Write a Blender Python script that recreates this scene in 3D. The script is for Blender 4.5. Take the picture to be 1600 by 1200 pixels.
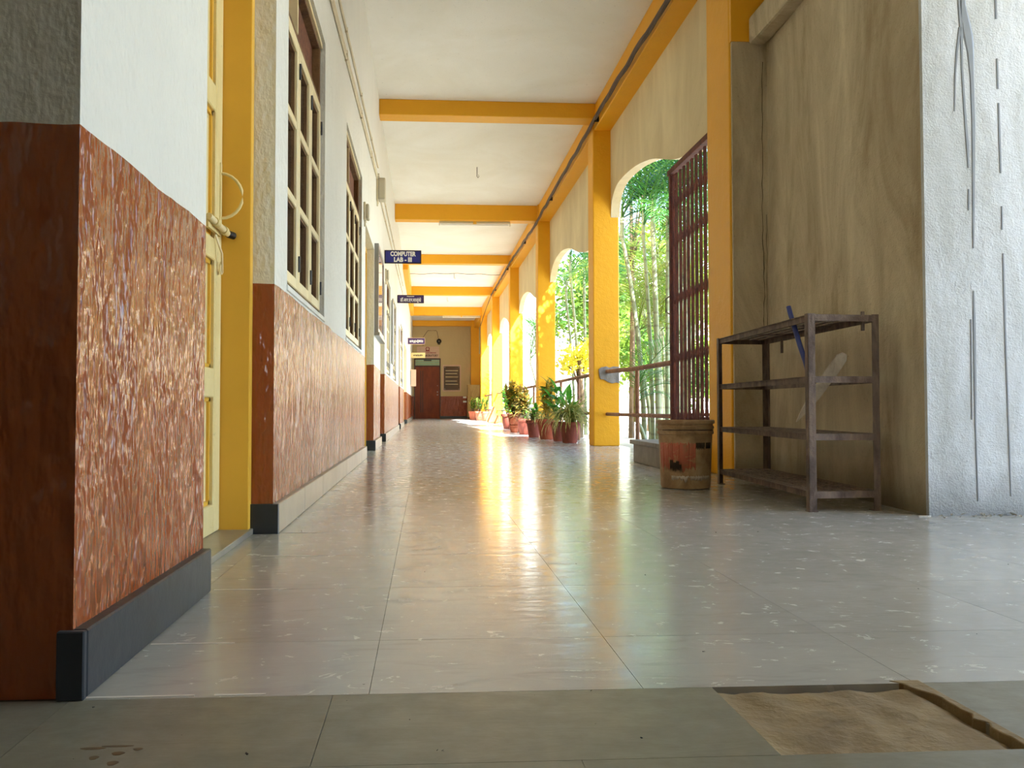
import bpy, bmesh, math, random
from mathutils import Vector, Matrix, noise as mnoise
R = math.radians
random.seed(7)
scn = bpy.context.scene
col = scn.collection
for o in list(bpy.data.objects):
    bpy.data.objects.remove(o)

# ------------------------------------------------------------------ camera
cd = bpy.data.cameras.new('camera'); cam = bpy.data.objects.new('camera', cd); col.objects.link(cam)
cam.location = (0, 0, .45)
cam.rotation_euler = (R(90) + math.atan(37 / 1300), 0, -math.atan(.06))
cd.sensor_width = 36; cd.lens = 1300 * 36 / 1600
cd.shift_x = 57 / 1600
cd.clip_start = .02; cd.clip_end = 500
scn.camera = cam

# ------------------------------------------------------------------ sky, sun, exposure
SUN_DIR = Vector((-.32, .62, -.72)).normalized()          # direction the light travels
w = bpy.data.worlds.new('sky'); scn.world = w; w.use_nodes = True
nt = w.node_tree
bg = nt.nodes['Background']
sky = nt.nodes.new('ShaderNodeTexSky'); sky.sky_type = 'NISHITA'; sky.sun_disc = False
sky.sun_elevation = math.asin(-SUN_DIR.z)
sky.sun_rotation = math.atan2(-SUN_DIR.x, -SUN_DIR.y)
sky.air_density = 1.0; sky.dust_density = .35; sky.ozone_density = 1.0
nt.links.new(sky.outputs[0], bg.inputs[0]); bg.inputs[1].default_value = .46
sd = bpy.data.lights.new('sun', 'SUN'); sd.energy = 15.0; sd.angle = R(.6); sd.color = (.95, .97, 1)
sun = bpy.data.objects.new('sun', sd); col.objects.link(sun)
sun.rotation_euler = SUN_DIR.to_track_quat('-Z', 'Y').to_euler()
sun.location = (8, -8, 14)
vs = scn.view_settings
vs.view_transform = 'Standard'; vs.look = 'None'; vs.gamma = 1; vs.use_curve_mapping = False
vs.exposure = 1.75
scn.cycles.use_denoising = True
scn.cycles.max_bounces = 14; scn.cycles.diffuse_bounces = 8; scn.cycles.glossy_bounces = 6
scn.cycles.transparent_max_bounces = 16
scn.cycles.sample_clamp_indirect = 12

# ------------------------------------------------------------------ materials
def srgb(r, g, b):
    f = lambda c: (c / 255 / 12.92) if c / 255 <= .04045 else ((c / 255 + .055) / 1.055) ** 2.4
    return (f(r), f(g), f(b), 1)

class NT:
    """small wrapper to wire a node material"""
    def __init__(s, name):
        s.m = bpy.data.materials.new(name); s.m.use_nodes = True
        s.t = s.m.node_tree; s.b = s.t.nodes['Principled BSDF']
    def n(s, typ, **kw):
        nd = s.t.nodes.new(typ)
        for k, v in kw.items(): setattr(nd, k, v)
        return nd
    def l(s, a, b): s.t.links.new(a, b)
    def coord(s, kind='obj', scale=(1, 1, 1)):
        if kind == 'world':
            src = s.n('ShaderNodeNewGeometry').outputs['Position']
        else:
            src = s.n('ShaderNodeTexCoord').outputs['Object']
        mp = s.n('ShaderNodeMapping'); mp.inputs['Scale'].default_value = scale
        s.l(src, mp.inputs[0]); return mp.outputs[0]
    def noise(s, vec, scale, detail=4, rough=.55, dist=0):
        nd = s.n('ShaderNodeTexNoise'); nd.inputs['Scale'].default_value = scale
        nd.inputs['Detail'].default_value = detail; nd.inputs['Roughness'].default_value = rough
        nd.inputs['Distortion'].default_value = dist
        s.l(vec, nd.inputs['Vector']); return nd.outputs[0]
    def ramp(s, fac, stops):
        nd = s.n('ShaderNodeValToRGB'); e = nd.color_ramp.elements
        while len(e) < len(stops): e.new(.5)
        for i, (p, c) in enumerate(stops):
            e[i].position = p; e[i].color = c if len(c) == 4 else (*c, 1)
        s.l(fac, nd.inputs[0]); return nd.outputs[0]
    def mix(s, fac, a, b, mode='MIX'):
        nd = s.n('ShaderNodeMix', data_type='RGBA', blend_type=mode)
        for i, v in ((0, fac), (6, a), (7, b)):
            if hasattr(v, 'type') and hasattr(v, 'links'): s.l(v, nd.inputs[i])
            else: nd.inputs[i].default_value = v
        return nd.outputs[2]
    def math(s, op, a, b=0, c=None):
        nd = s.n('ShaderNodeMath', operation=op)
        for i, v in enumerate((a, b) if c is None else (a, b, c)):
            if hasattr(v, 'links'): s.l(v, nd.inputs[i])
            else: nd.inputs[i].default_value = v
        return nd.outputs[0]
    def bump(s, hgt, strength=.3, dist=.01):
        nd = s.n('ShaderNodeBump'); nd.inputs['Strength'].default_value = strength
        nd.inputs['Distance'].default_value = dist
        s.l(hgt, nd.inputs['Height'])
        s.l(nd.outputs[0], s.b.inputs['Normal']); return nd
    def base(s, v):
        if hasattr(v, 'links'): s.l(v, s.b.inputs['Base Color'])
        else: s.b.inputs['Base Color'].default_value = v
    def rough(s, v):
        if hasattr(v, 'links'): s.l(v, s.b.inputs['Roughness'])
        else: s.b.inputs['Roughness'].default_value = v

def g(v): return (v, v, v, 1)

def simple(name, c, rough=.6, metal=0, var=.15, scale=8, bump=.15, bscale=60, kind='obj', spec=.5):
    k = NT(name); v = k.coord(kind)
    n = k.noise(v, scale)
    d = tuple(x * (1 - var) for x in c[:3]) + (1,)
    u = tuple(min(1, x * (1 + var)) for x in c[:3]) + (1,)
    k.base(k.ramp(n, [(.3, d), (.7, u)]))
    k.rough(rough); k.b.inputs['Metallic'].default_value = metal
    k.b.inputs['Specular IOR Level'].default_value = spec
    if bump: k.bump(k.noise(v, bscale, 3), bump, .004)
    return k.m

def split_wall(name, lo, hi, z=.9, lo_rough=.17, dirt=.12):
    """plaster painted in two colours with a hand painted line at height z"""
    k = NT(name); v = k.coord('world')
    pos = k.n('ShaderNodeNewGeometry').outputs['Position']
    sx = k.n('ShaderNodeSeparateXYZ'); k.l(pos, sx.inputs[0])
    wav = k.noise(v, 3.0, 3)
    zz = k.math('ADD', sx.outputs['Z'], k.math('MULTIPLY', k.math('SUBTRACT', wav, .5), .025))
    up = k.math('GREATER_THAN', zz, z)
    vs_ = k.coord('world', (9, 9, 2.2))                 # brush strokes run down the wall
    st = k.noise(vs_, 4.0, 5, .6)
    fine = k.noise(v, 95, 3, .6)
    big = k.noise(v, 1.7, 4)
    low = k.mix(st, tuple(x * .92 for x in lo[:3]) + (1,), tuple(min(1, x * 1.07) for x in lo[:3]) + (1,))
    upp = k.mix(big, tuple(x * (1 - dirt) for x in hi[:3]) + (1,), tuple(min(1, x * 1.04) for x in hi[:3]) + (1,))
    spk = k.ramp(k.noise(k.coord('world', (1, 1, .45)), 26, 5, .7), [(.70, g(0)), (.76, g(1))])
    upp = k.mix(k.math('MULTIPLY', spk, .3), upp, tuple(x * .45 for x in hi[:3]) + (1,))
    k.base(k.mix(up, low, upp))
    k.rough(k.math('ADD', lo_rough, k.math('MULTIPLY', up, .42)))
    med = k.noise(k.coord('world', (1, 1, .65)), 42, 2, .5)
    hgt = k.math('ADD', k.math('ADD', k.math('MULTIPLY', st, .22), k.math('MULTIPLY', med, .75)), k.math('MULTIPLY', k.math('MULTIPLY', fine, up), .14))
    big2 = k.noise(k.coord('world', (6, 6, 2.2)), 1.0, 4, .6)
    bn = k.bump(hgt, .8, .011)
    b2 = k.n('ShaderNodeBump'); b2.inputs['Strength'].default_value = 1; b2.inputs['Distance'].default_value = .075
    k.l(k.math('SUBTRACT', 1, k.math('MULTIPLY', up, .8)), b2.inputs['Strength']); k.l(big2, b2.inputs['Height']); k.l(b2.outputs[0], bn.inputs['Normal'])
    k.b.inputs['Specular IOR Level'].default_value = .5
    return k.m

BROWN = srgb(146, 76, 38)
M = {}
M['wall_left'] = split_wall('painted_plaster_brown_and_white', BROWN, srgb(222, 220, 208))
M['wall_end'] = split_wall('painted_plaster_brown_and_beige', srgb(140, 66, 40), srgb(196, 176, 128), .92)

def stained(name, c, dark, scale=1.2):
    k = NT(name); v = k.coord('world', (1, 1, .35)); v2 = k.coord('world')
    a = k.noise(v, scale * 2.4, 6, .62, .6); b = k.noise(v2, scale * 9, 5, .6)
    c1 = k.mix(k.ramp(a, [(.3, g(0)), (.72, g(1))]), dark, c)
    spk = k.ramp(k.noise(v2, 30, 5, .7), [(.64, g(0)), (.72, g(1))])
    k.base(k.mix(k.math('MULTIPLY', spk, .4), c1, tuple(x * .3 for x in dark[:3]) + (1,)))
    k.rough(.75)
    k.bump(k.math('ADD', k.math('MULTIPLY', b, .7), k.math('MULTIPLY', k.noise(v2, 80, 3), .3)), .45, .012)
    return k.m

def grimy(name, c, dark, z_line):
    """limewashed wall with damp grime near the floor"""
    k = NT(name); v = k.coord('world', (1, 1, .3)); v2 = k.coord('world')
    pos = k.n('ShaderNodeNewGeometry').outputs['Position']
    sx = k.n('ShaderNodeSeparateXYZ'); k.l(pos, sx.inputs[0])
    a = k.noise(v, 3.0, 7, .66, .8)
    c1 = k.mix(k.ramp(a, [(.35, g(0)), (.68, g(1))]), dark, c)
    zz = k.math('ADD', sx.outputs['Z'], k.math('MULTIPLY', k.noise(v2, 5, 5), z_line * 1.0))
    damp = k.ramp(k.math('DIVIDE', zz, z_line * 2.4), [(.28, g(1)), (.75, g(0))])
    c2 = k.mix(k.math('MULTIPLY', damp, .75), c1, tuple(x * .42 for x in dark[:3]) + (1,))
    spk = k.ramp(k.noise(v2, 60, 6, .75), [(.58, g(0)), (.70, g(1))])
    c3 = k.mix(k.math('MULTIPLY', spk, .45), c2, tuple(x * .35 for x in dark[:3]) + (1,))
    k.base(c3); k.rough(.85)
    k.bump(k.math('ADD', k.noise(v2, 22, 5, .6), k.math('MULTIPLY', k.noise(v2, 120, 3), .5)), .5, .012)
    return k.m

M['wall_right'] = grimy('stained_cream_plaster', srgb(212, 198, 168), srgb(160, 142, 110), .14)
M['wall_bright'] = grimy('weathered_white_plaster', srgb(224, 228, 232), srgb(180, 182, 178), .16)
M['arch'] = stained('cream_plaster_arch', srgb(232, 216, 176), srgb(205, 186, 145), .9)

def yellow(name, c):
    k = NT(name); v = k.coord('world'); vs_ = k.coord('world', (1, 1, .3))
    a = k.noise(v, 2.5, 5, .6)
    c1 = k.mix(a, tuple(x * .86 for x in c[:3]) + (1,), c)
    spk = k.ramp(k.noise(vs_, 38, 5, .75), [(.69, g(0)), (.76, g(1))])
    k.base(k.mix(k.math('MULTIPLY', spk, .6), c1, srgb(110, 80, 40)))
    k.rough(.5); k.bump(k.math('ADD', k.noise(v, 14, 4), k.math('MULTIPLY', k.noise(v, 70, 3), .35)), .35, .012)
    return k.m
M['yellow'] = yellow('yellow_paint', srgb(242, 174, 18))
M['ceiling'] = stained('whitewashed_ceiling', srgb(248, 246, 238), srgb(236, 231, 216), .35)

def floor_mat(name, c1, c2, r0=.13, r1=.34, objvar=True):
    k = NT(name); v = k.coord('world'); vx = k.coord('world', (2.2, 9, 1))
    a = k.noise(v, 2.2, 6, .6, .4); b = k.noise(v, 16, 5, .65)
    c = k.mix(k.ramp(a, [(.2, g(0)), (.8, g(1))]), c1, c2)
    if objvar:
        oi = k.n('ShaderNodeObjectInfo')
        hv = k.math('ADD', .95, k.math('MULTIPLY', oi.outputs['Random'], .1))
        cc = k.n('ShaderNodeCombineColor')
        for i in range(3): k.l(hv, cc.inputs[i])
        c = k.mix(1.0, c, cc.outputs[0], 'MULTIPLY')
    # scuffs: curved smears of wiped dust
    s1 = k.noise(k.coord('world', (2, 4, 1)), 1.6, 2, .5, 2.6)
    smear = k.ramp(s1, [(.47, g(0)), (.5, g(1)), (.53, g(0))])
    s2 = k.ramp(k.noise(v, 7, 5, .65, 1.4), [(.42, g(0)), (.72, g(1))])
    dust = k.math('MULTIPLY', smear, s2)
    c = k.mix(k.math('MULTIPLY', dust, .10), c, srgb(215, 210, 200))
    dk = k.ramp(k.noise(vx, 2.2, 3, .5, 1.6), [(.56, g(0)), (.8, g(1))])
    c = k.mix(k.math('MULTIPLY', dk, .25), c, srgb(84, 82, 78))
    k.base(c)
    rr = k.math('ADD', r0, k.math('MULTIPLY', k.ramp(b, [(.35, g(0)), (.75, g(1))]), (r1 - r0)))
    k.rough(k.math('ADD', rr, k.math('MULTIPLY', dust, .12)))
    k.b.inputs['Specular IOR Level'].default_value = .62
    hgt = k.math('ADD', k.math('MULTIPLY', k.noise(k.coord('world', (5, 14, 1)), 1.6, 4, .55, .5), 1.0), k.math('MULTIPLY', b, .22))
    k.bump(hgt, .18, .006)
    return k.m
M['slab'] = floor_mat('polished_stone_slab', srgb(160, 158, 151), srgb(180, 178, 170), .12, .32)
M['slab_dull'] = floor_mat('dull_dark_stone_slab', srgb(112, 110, 96), srgb(130, 126, 108), .3, .55)  # darker, rougher version of the slab
M['grout'] = simple('cement_joint', srgb(96, 84, 66), .9, var=.3, kind='world')
M['mortar'] = stained('bare_mortar_bed', srgb(150, 128, 88), srgb(112, 92, 60), 3)
M['slate'] = simple('dark_slate_skirting', srgb(40, 45, 52), .4, var=.35, scale=5, bump=.25, bscale=30)
M['slate_light'] = simple('grey_stone_skirting', srgb(140, 132, 116), .3, var=.2, scale=6, bump=.2, bscale=30)
M['step'] = simple('grey_step_stone', srgb(140, 132, 122), .6, var=.2, scale=9, bump=.35, bscale=40)
M['door_cream'] = stained('cream_enamel_door', srgb(232, 216, 160), srgb(214, 192, 128), 1.5)
M['frame_yellow'] = simple('ochre_enamel_frame', srgb(226, 176, 62), .38, var=.06, scale=3, bump=.12, bscale=25)
M['win_cream'] = simple('cream_window_wood', srgb(226, 208, 160), .42, var=.08, bump=.15)
M['win_brown'] = stained('brown_stained_wood', srgb(140, 104, 62), srgb(96, 62, 36), 5)
M['mesh_brown'] = simple('rusty_transom_mesh', srgb(112, 66, 42), .8, var=.4, scale=40, bump=.8, bscale=160)
M['pane'] = simple('dark_window_glass', srgb(64, 52, 40), .07, var=.3, scale=3, bump=0)
M['blackmetal'] = simple('black_rubber', srgb(20, 18, 18), .4, var=.1)
M['iron'] = stained('corroded_dark_iron', srgb(138, 118, 104), srgb(76, 62, 56), 9)
M['iron2'] = stained('red_oxide_gate_iron', srgb(128, 66, 48), srgb(70, 36, 30), 8)
M['rail'] = stained('worn_oxide_pipe', srgb(168, 122, 88), srgb(110, 66, 48), 6)
M['cable'] = simple('brown_cable_sheath', srgb(84, 62, 48), .6, var=.2)
M['conduit'] = simple('cream_conduit', srgb(206, 192, 158), .5, var=.08)
M['greybox'] = simple('grey_plastic_box', srgb(196, 186, 160), .5, var=.06)
M['alu'] = simple('brushed_aluminium', srgb(150, 148, 144), .35, .7, var=.1)
M['boardglass_reflect'] = simple('board_glass_pink_reflection', srgb(206, 168, 146), .06, var=.1, scale=1.4, bump=0)  # pinkish reflection is painted into the glass colour
M['navy'] = simple('navy_sign_enamel', srgb(34, 38, 124), .35, var=.05, bump=.03)
M['purple'] = simple('purple_sign_enamel', srgb(58, 36, 92), .35, var=.05, bump=.03)
M['signrim'] = simple('dark_sign_rim', srgb(34, 26, 34), .5, var=.05)
M['paperwhite'] = simple('white_paint', srgb(240, 238, 232), .5, var=.03, bump=.03)
M['creamsign'] = simple('cream_sign_board', srgb(244, 228, 160), .5, var=.04, bump=.03)
M['pinkboard'] = simple('pale_pink_board', srgb(206, 176, 150), .6, var=.06, bump=.03)
M['signred'] = simple('red_print', srgb(150, 40, 44), .5, var=.05, bump=0)
M['signdark'] = simple('dark_print', srgb(70, 34, 30), .5, var=.05, bump=0)
M['mahogany'] = stained('mahogany_door_wood', srgb(136, 66, 36), srgb(104, 46, 26), 2.2)
M['darkwood'] = simple('dark_brown_wood', srgb(62, 34, 24), .4, var=.2)
M['greenglass'] = simple('pale_green_glass', srgb(150, 180, 150), .12, var=.1, bump=0)
M['plaque'] = simple('dark_bronze_plaque', srgb(74, 54, 38), .25, var=.3, scale=3, bump=.05)
M['plaqueline'] = simple('pale_engraved_line', srgb(206, 190, 150), .5, var=.1, bump=0)
M['ply'] = stained('varnished_plywood', srgb(206, 178, 116), srgb(160, 128, 74), 2)
M['terracotta'] = stained('terracotta_clay', srgb(184, 92, 58), srgb(140, 62, 40), 4)
M['terracotta2'] = stained('old_terracotta_clay', srgb(158, 78, 58), srgb(112, 54, 44), 6)
M['terracotta3'] = stained('pale_terracotta_clay', srgb(220, 130, 96), srgb(190, 100, 70), 3)
M['soil'] = simple('dark_soil', srgb(64, 46, 34), .95, var=.4, scale=50, bump=.8, bscale=90)
M['sack'] = stained('brown_dry_sheath', srgb(176, 122, 66), srgb(128, 82, 40), 3)
M['bluehose'] = simple('blue_plastic_pipe', srgb(38, 52, 120), .35, var=.12)
M['plank'] = stained('weathered_grey_plank', srgb(226, 216, 198), srgb(168, 152, 130), 6)
M['drip'] = simple('grey_paint_drip', srgb(132, 136, 140), .45, var=.06, bump=.05)
M['crack'] = simple('dark_crack', srgb(62, 50, 36), .95, var=.2)
M['cement'] = stained('grey_cement_patch', srgb(158, 152, 142), srgb(118, 112, 104), 6)
M['tube'] = simple('white_tube_glass', srgb(238, 236, 226), .25, var=.02, bump=0)
M['rubble'] = stained('plaster_rubble', srgb(206, 200, 186), srgb(140, 132, 116), 12)
M['earth'] = stained('pale_dry_earth', srgb(200, 194, 180), srgb(172, 162, 140), .6)
M['plaster_far'] = simple('white_far_plaster', srgb(236, 232, 222), .8, var=.04, scale=.7, bump=.05, kind='world')
M['chalk'] = simple('white_joint_filler', srgb(214, 208, 196), .7, var=.1, bump=.1)
M['stain'] = simple('dried_brown_stain', srgb(96, 76, 48), .4, var=.2, bump=0)
STAINS = [(-.425, 1.110, .006, .006), (-.399, 1.122, .008, .006), (-.395, 1.092, .007, .007), (-.378, 1.135, .006, .004), (-.438, 1.140, .016, .004), (-.408, 1.146, .02, .003)]

def leaf(name, c1, c2, gloss=.35, trans=.45, scale=9):
    k = NT(name); v = k.coord('obj')
    oi = k.n('ShaderNodeObjectInfo')
    n = k.noise(v, scale, 3)
    c = k.mix(k.ramp(n, [(.35, g(0)), (.65, g(1))]), c1, c2)
    k.base(c); k.rough(gloss)
    tr = k.n('ShaderNodeBsdfTranslucent'); k.l(c, tr.inputs[0])
    mx = k.n('ShaderNodeMixShader'); mx.inputs[0].default_value = trans
    k.l(k.b.outputs[0], mx.inputs[1]); k.l(tr.outputs[0], mx.inputs[2])
    k.l(mx.outputs[0], k.t.nodes['Material Output'].inputs[0])
    return k.m
M['palm'] = leaf('palm_leaflet_green', srgb(34, 92, 40), srgb(84, 136, 48), .28, .4, 2)
M['palm_y'] = leaf('palm_leaflet_yellow_green', srgb(78, 120, 38), srgb(146, 148, 50), .35, .5, 2)
M['leaf'] = leaf('tree_leaf_green', srgb(58, 104, 32), srgb(128, 150, 46), .45, .5, 1.2)
M['leaf_y'] = leaf('yellow_leaf', srgb(206, 200, 50), srgb(236, 222, 90), .45, .5, 4)
M['croton'] = leaf('croton_leaf', srgb(92, 124, 42), srgb(224, 182, 74), .4, .35, 14)
M['croton_d'] = leaf('dark_croton_leaf', srgb(64, 100, 40), srgb(180, 140, 66), .4, .3, 18)
M['spider'] = leaf('striped_spider_leaf', srgb(122, 140, 60), srgb(214, 206, 130), .4, .35, 30)
M['green'] = leaf('fresh_green_leaf', srgb(60, 140, 50), srgb(110, 176, 60), .4, .4, 10)
M['frond_dry'] = leaf('dry_brown_frond', srgb(128, 100, 60), srgb(160, 136, 84), .6, .3, 5)

def ringed(name, c1, c2, s):
    k = NT(name); v = k.coord('obj')
    wv = k.n('ShaderNodeTexWave', bands_direction='Z'); wv.inputs['Scale'].default_value = s
    wv.inputs['Distortion'].default_value = 1.2; wv.inputs['Detail'].default_value = 1
    k.l(v, wv.inputs[0])
    r = k.ramp(wv.outputs['Fac'], [(.0, g(1)), (.12, g(0))])
    n = k.noise(v, 5, 4)
    c = k.mix(n, c1, c2)
    k.base(k.mix(k.math('MULTIPLY', r, .6), c, srgb(90, 78, 56))); k.rough(.5)
    k.bump(wv.outputs['Fac'], .2, .01)
    return k.m
M['palmstem'] = ringed('ringed_palm_stem', srgb(96, 112, 72), srgb(150, 152, 120), 1.6)
M['bark'] = stained('tree_bark', srgb(120, 96, 66), srgb(80, 62, 44), 6)

# bucket: dirty plastic
def bucket_mat():
    k = NT('dirty_bucket_plastic'); v = k.coord('obj')
    a = k.noise(v, 9, 6, .65, .5)
    c = k.ramp(a, [(.25, srgb(120, 94, 68)), (.5, srgb(176, 146, 108)), (.75, srgb(204, 182, 146))])
    k.base(c); k.rough(.6); k.bump(k.noise(v, 60, 4), .3, .004); return k.m
M['bucket'] = bucket_mat()
def label_mat():
    k = NT('faded_red_bucket_label'); v = k.coord('obj', (1, 1, .6))
    a = k.noise(v, 14, 6, .7, .6)
    c = k.ramp(a, [(.30, srgb(150, 118, 84)), (.42, srgb(186, 108, 82)), (.56, srgb(190, 100, 78)), (.66, srgb(190, 156, 112))])
    k.base(c); k.rough(.6); return k.m
M['label'] = label_mat()

# ------------------------------------------------------------------ mesh helpers
def wloc(o):
    v = Vector((0, 0, 0))
    while o is not None:
        v += o.location; o = o.parent
    return v

class MB:
    def __init__(s): s.v = []; s.f = []; s.sm = False
    def add(s, vs, fs):
        o = len(s.v); s.v += [tuple(p) for p in vs]; s.f += [tuple(i + o for i in q) for q in fs]; return s
    def box(s, x0, x1, y0, y1, z0, z1):
        return s.add([(x0, y0, z0), (x1, y0, z0), (x1, y1, z0), (x0, y1, z0), (x0, y0, z1), (x1, y0, z1), (x1, y1, z1), (x0, y1, z1)],
                     [(0, 3, 2, 1), (4, 5, 6, 7), (0, 1, 5, 4), (1, 2, 6, 5), (2, 3, 7, 6), (3, 0, 4, 7)])
    def prism(s, pts, axis, a, b):
        """closed polygon (list of 2d) extruded along axis 0/1/2 from a to b"""
        def P(p, t):
            return {0: (t, p[0], p[1]), 1: (p[0], t, p[1]), 2: (p[0], p[1], t)}[axis]
        n = len(pts)
        return s.add([P(p, a) for p in pts] + [P(p, b) for p in pts],
                     [tuple(range(n))[::-1], tuple(range(n, 2 * n))] + [(i, (i + 1) % n, n + (i + 1) % n, n + i) for i in range(n)])
    def tube(s, path, r, n=8, caps=True):
        path = [Vector(p) for p in path]; m = len(path)
        rs = r if isinstance(r, (list, tuple)) else [r] * m
        vs = []; ref = None
        for i, p in enumerate(path):
            t = (path[min(i + 1, m - 1)] - path[max(i - 1, 0)]).normalized()
            if ref is None:
                ref = Vector((0, 0, 1)) if abs(t.z) < .9 else Vector((1, 0, 0))
            a = t.cross(ref).normalized(); b = t.cross(a).normalized(); ref = -b if False else ref
            for k in range(n):
                an = 2 * math.pi * k / n
                vs.append(p + (a * math.cos(an) + b * math.sin(an)) * rs[i])
        fs = []
        for i in range(m - 1):
            for k in range(n):
                k2 = (k + 1) % n
                fs.append((i * n + k, i * n + k2, (i + 1) * n + k2, (i + 1) * n + k))
        if caps: fs += [tuple(range(n))[::-1], tuple(range((m - 1) * n, m * n))]
        s.sm = True
        return s.add(vs, fs)
    def bar(s, a, b, wx, wy):
        """rectangular bar between two points; wx horizontal width, wy other"""
        a, b = Vector(a), Vector(b); t = (b - a).normalized()
        u = t.cross(Vector((0, 0, 1)));
        u = Vector((1, 0, 0)) if u.length < 1e-3 else u.normalized()
        v = t.cross(u).normalized(); vs = []
        for p in (a, b):
            for i, j in ((-1, -1), (1, -1), (1, 1), (-1, 1)):
                vs.append(p + u * wx / 2 * i + v * wy / 2 * j)
        return s.add(vs, [(0, 3, 2, 1), (4, 5, 6, 7), (0, 1, 5, 4), (1, 2, 6, 5), (2, 3, 7, 6), (3, 0, 4, 7)])
    def lathe(s, prof, n=32, c=(0, 0, 0)):
        vs = []; m = len(prof)
        for r, z in prof:
            for k in range(n):
                a = 2 * math.pi * k / n
                vs.append((c[0] + r * math.cos(a), c[1] + r * math.sin(a), c[2] + z))
        fs = [(i * n + k, i * n + (k + 1) % n, (i + 1) * n + (k + 1) % n, (i + 1) * n + k) for i in range(m - 1) for k in range(n)]
        s.sm = True
        return s.add(vs, fs)
    def mesh(s, name, smooth=None):
        me = bpy.data.meshes.new(name); me.from_pydata(s.v, [], s.f); me.validate()
        bm = bmesh.new(); bm.from_mesh(me); bmesh.ops.recalc_face_normals(bm, faces=bm.faces); bm.to_mesh(me); bm.free()
        if (s.sm if smooth is None else smooth):
            for p in me.polygons: p.use_smooth = True
        return me
    def build(s, name, mat, parent=None, bevel=0, loc=None, smooth=None, seg=2):
        """loc = world origin of the object; vertices are given in world coordinates unless parent is at the origin"""
        o = bpy.data.objects.new(name, s.mesh(name, smooth)); col.objects.link(o)
        if parent is not None:
            o.parent = parent
            if loc is None: o.data.transform(Matrix.Translation(-wloc(parent)))
        if loc is not None: o.location = loc
        o.data.materials.append(M[mat] if isinstance(mat, str) else mat)
        if bevel:
            b = o.modifiers.new('bevel', 'BEVEL'); b.width = bevel; b.segments = seg; b.limit_method = 'ANGLE'; b.angle_limit = R(40)
        if s.sm and smooth is None:
            e = o.modifiers.new('edges', 'EDGE_SPLIT'); e.split_angle = R(42)
        return o

def tag(o, label=None, cat=None, group=None, kind=None):
    if label: o['label'] = label
    if cat: o['category'] = cat
    if group: o['group'] = group
    if kind: o['kind'] = kind
    return o
def empty(name, loc=(0, 0, 0), rz=0):
    e = bpy.data.objects.new(name, None); col.objects.link(e); e.location = loc; e.rotation_euler.z = rz
    e.empty_display_size = .1; return e
def link_copy(src, parent=None, loc=None):
    c = src.copy(); col.objects.link(c)
    if parent is not None: c.parent = parent
    if loc is not None: c.location = loc
    return c
def box(name, mat, dims, parent=None, bevel=0):
    return MB().box(*dims).build(name, mat, parent, bevel)
def text(body, size, mat, parent, loc, rot, name='lettering', width=None, bold=0, depth=.001, align='CENTER'):
    cu = bpy.data.curves.new('txt', 'FONT'); cu.body = body; cu.size = size
    cu.align_x = align; cu.align_y = 'CENTER'; cu.extrude = depth; cu.offset = bold; cu.resolution_u = 3
    t = bpy.data.objects.new('txt', cu); col.objects.link(t)
    bpy.context.view_layer.update()
    me = bpy.data.meshes.new_from_object(t.evaluated_get(bpy.context.evaluated_depsgraph_get()))
    bpy.data.objects.remove(t)
    o = bpy.data.objects.new(name, me); col.objects.link(o); o.parent = parent
    if width:
        xs = [v.co.x for v in me.vertices]; sc = width / (max(xs) - min(xs)); me.transform(Matrix.Diagonal((sc, 1, 1, 1)))
    o.location = Vector(loc) - wloc(parent); o.rotation_euler = rot
    me.materials.clear(); me.materials.append(M[mat]); return o
def strokes(parent, x, y, z, width, height, mat, seed=1):
    """a line of lettering too far off to read: a row of small uneven strokes"""
    r_ = random.Random(seed + int(x * 100) + int(z * 100)); m = MB(); p = x - width / 2
    while p < x + width / 2:
        w_ = height * r_.uniform(.18, .5)
        m.box(p, min(p + w_, x + width / 2), y - .001, y + .002, z - height / 2 * r_.uniform(.5, 1), z + height / 2 * r_.uniform(.5, 1)); p += w_ + height * .16
    o = m.build('lettering', mat, parent); o['kind'] = 'stuff'; return o
CAMFACE = (R(90), 0, 0)        # text readable from -Y

# ================================================================== STRUCTURE
LX = -.545                       # left wall face
CZ = 4.04                        # ceiling
YE = 34.45                       # end wall
DZ = 2.12                        # door head height
# openings of the left wall: (y0, y1, z0, z1)
DOORS = [(2.09, 3.03, 0, 2.12), (7.52, 8.80, 0, 2.12), (10.05, 11.10, 0, 2.12), (16.8, 17.8, 0, 2.12), (20.8, 24.0, 0, 2.12)]
WINS = [(3.30, 4.50, .93, 2.42), (5.72, 7.10, .93, 2.42), (11.7, 12.9, .93, 2.3), (14.0, 15.4, .93, 2.3), (18.2, 19.9, .93, 2.3)]
def wall_with_holes(x0, x1, ya, yb, z0, z1, holes):
    m = MB(); ys = sorted(holes)
    y = ya
    for (a, b, c, d) in ys:
        m.box(x0, x1, y, a, z0, z1)
        if c > z0: m.box(x0, x1, a, b, z0, c)
        m.box(x0, x1, a, b, d, z1)
        y = b
    m.box(x0, x1, y, yb, z0, z1)
    bm = bmesh.new(); me = m.mesh('tmp'); bm.from_mesh(me)
    bmesh.ops.remove_doubles(bm, verts=bm.verts, dist=1e-4)
    return bm
def obj_bm(name, bm, mat, parent=None, bevel=0):
    me = bpy.data.meshes.new(name); bm.to_mesh(me); bm.free()
    o = bpy.data.objects.new(name, me); col.objects.link(o); o.parent = parent
    me.materials.append(M[mat])
    if bevel:
        b = o.modifiers.new('bevel', 'BEVEL'); b.width = bevel; b.segments = 2; b.limit_method = 'ANGLE'; b.angle_limit = R(40)
    return o
wl = obj_bm('wall_left', wall_with_holes(-.82, LX, 1.335, YE, 0, CZ, DOORS + WINS), 'wall_left')
tag(wl, 'left corridor wall painted glossy brown below and white above', 'wall', kind='structure')
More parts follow.
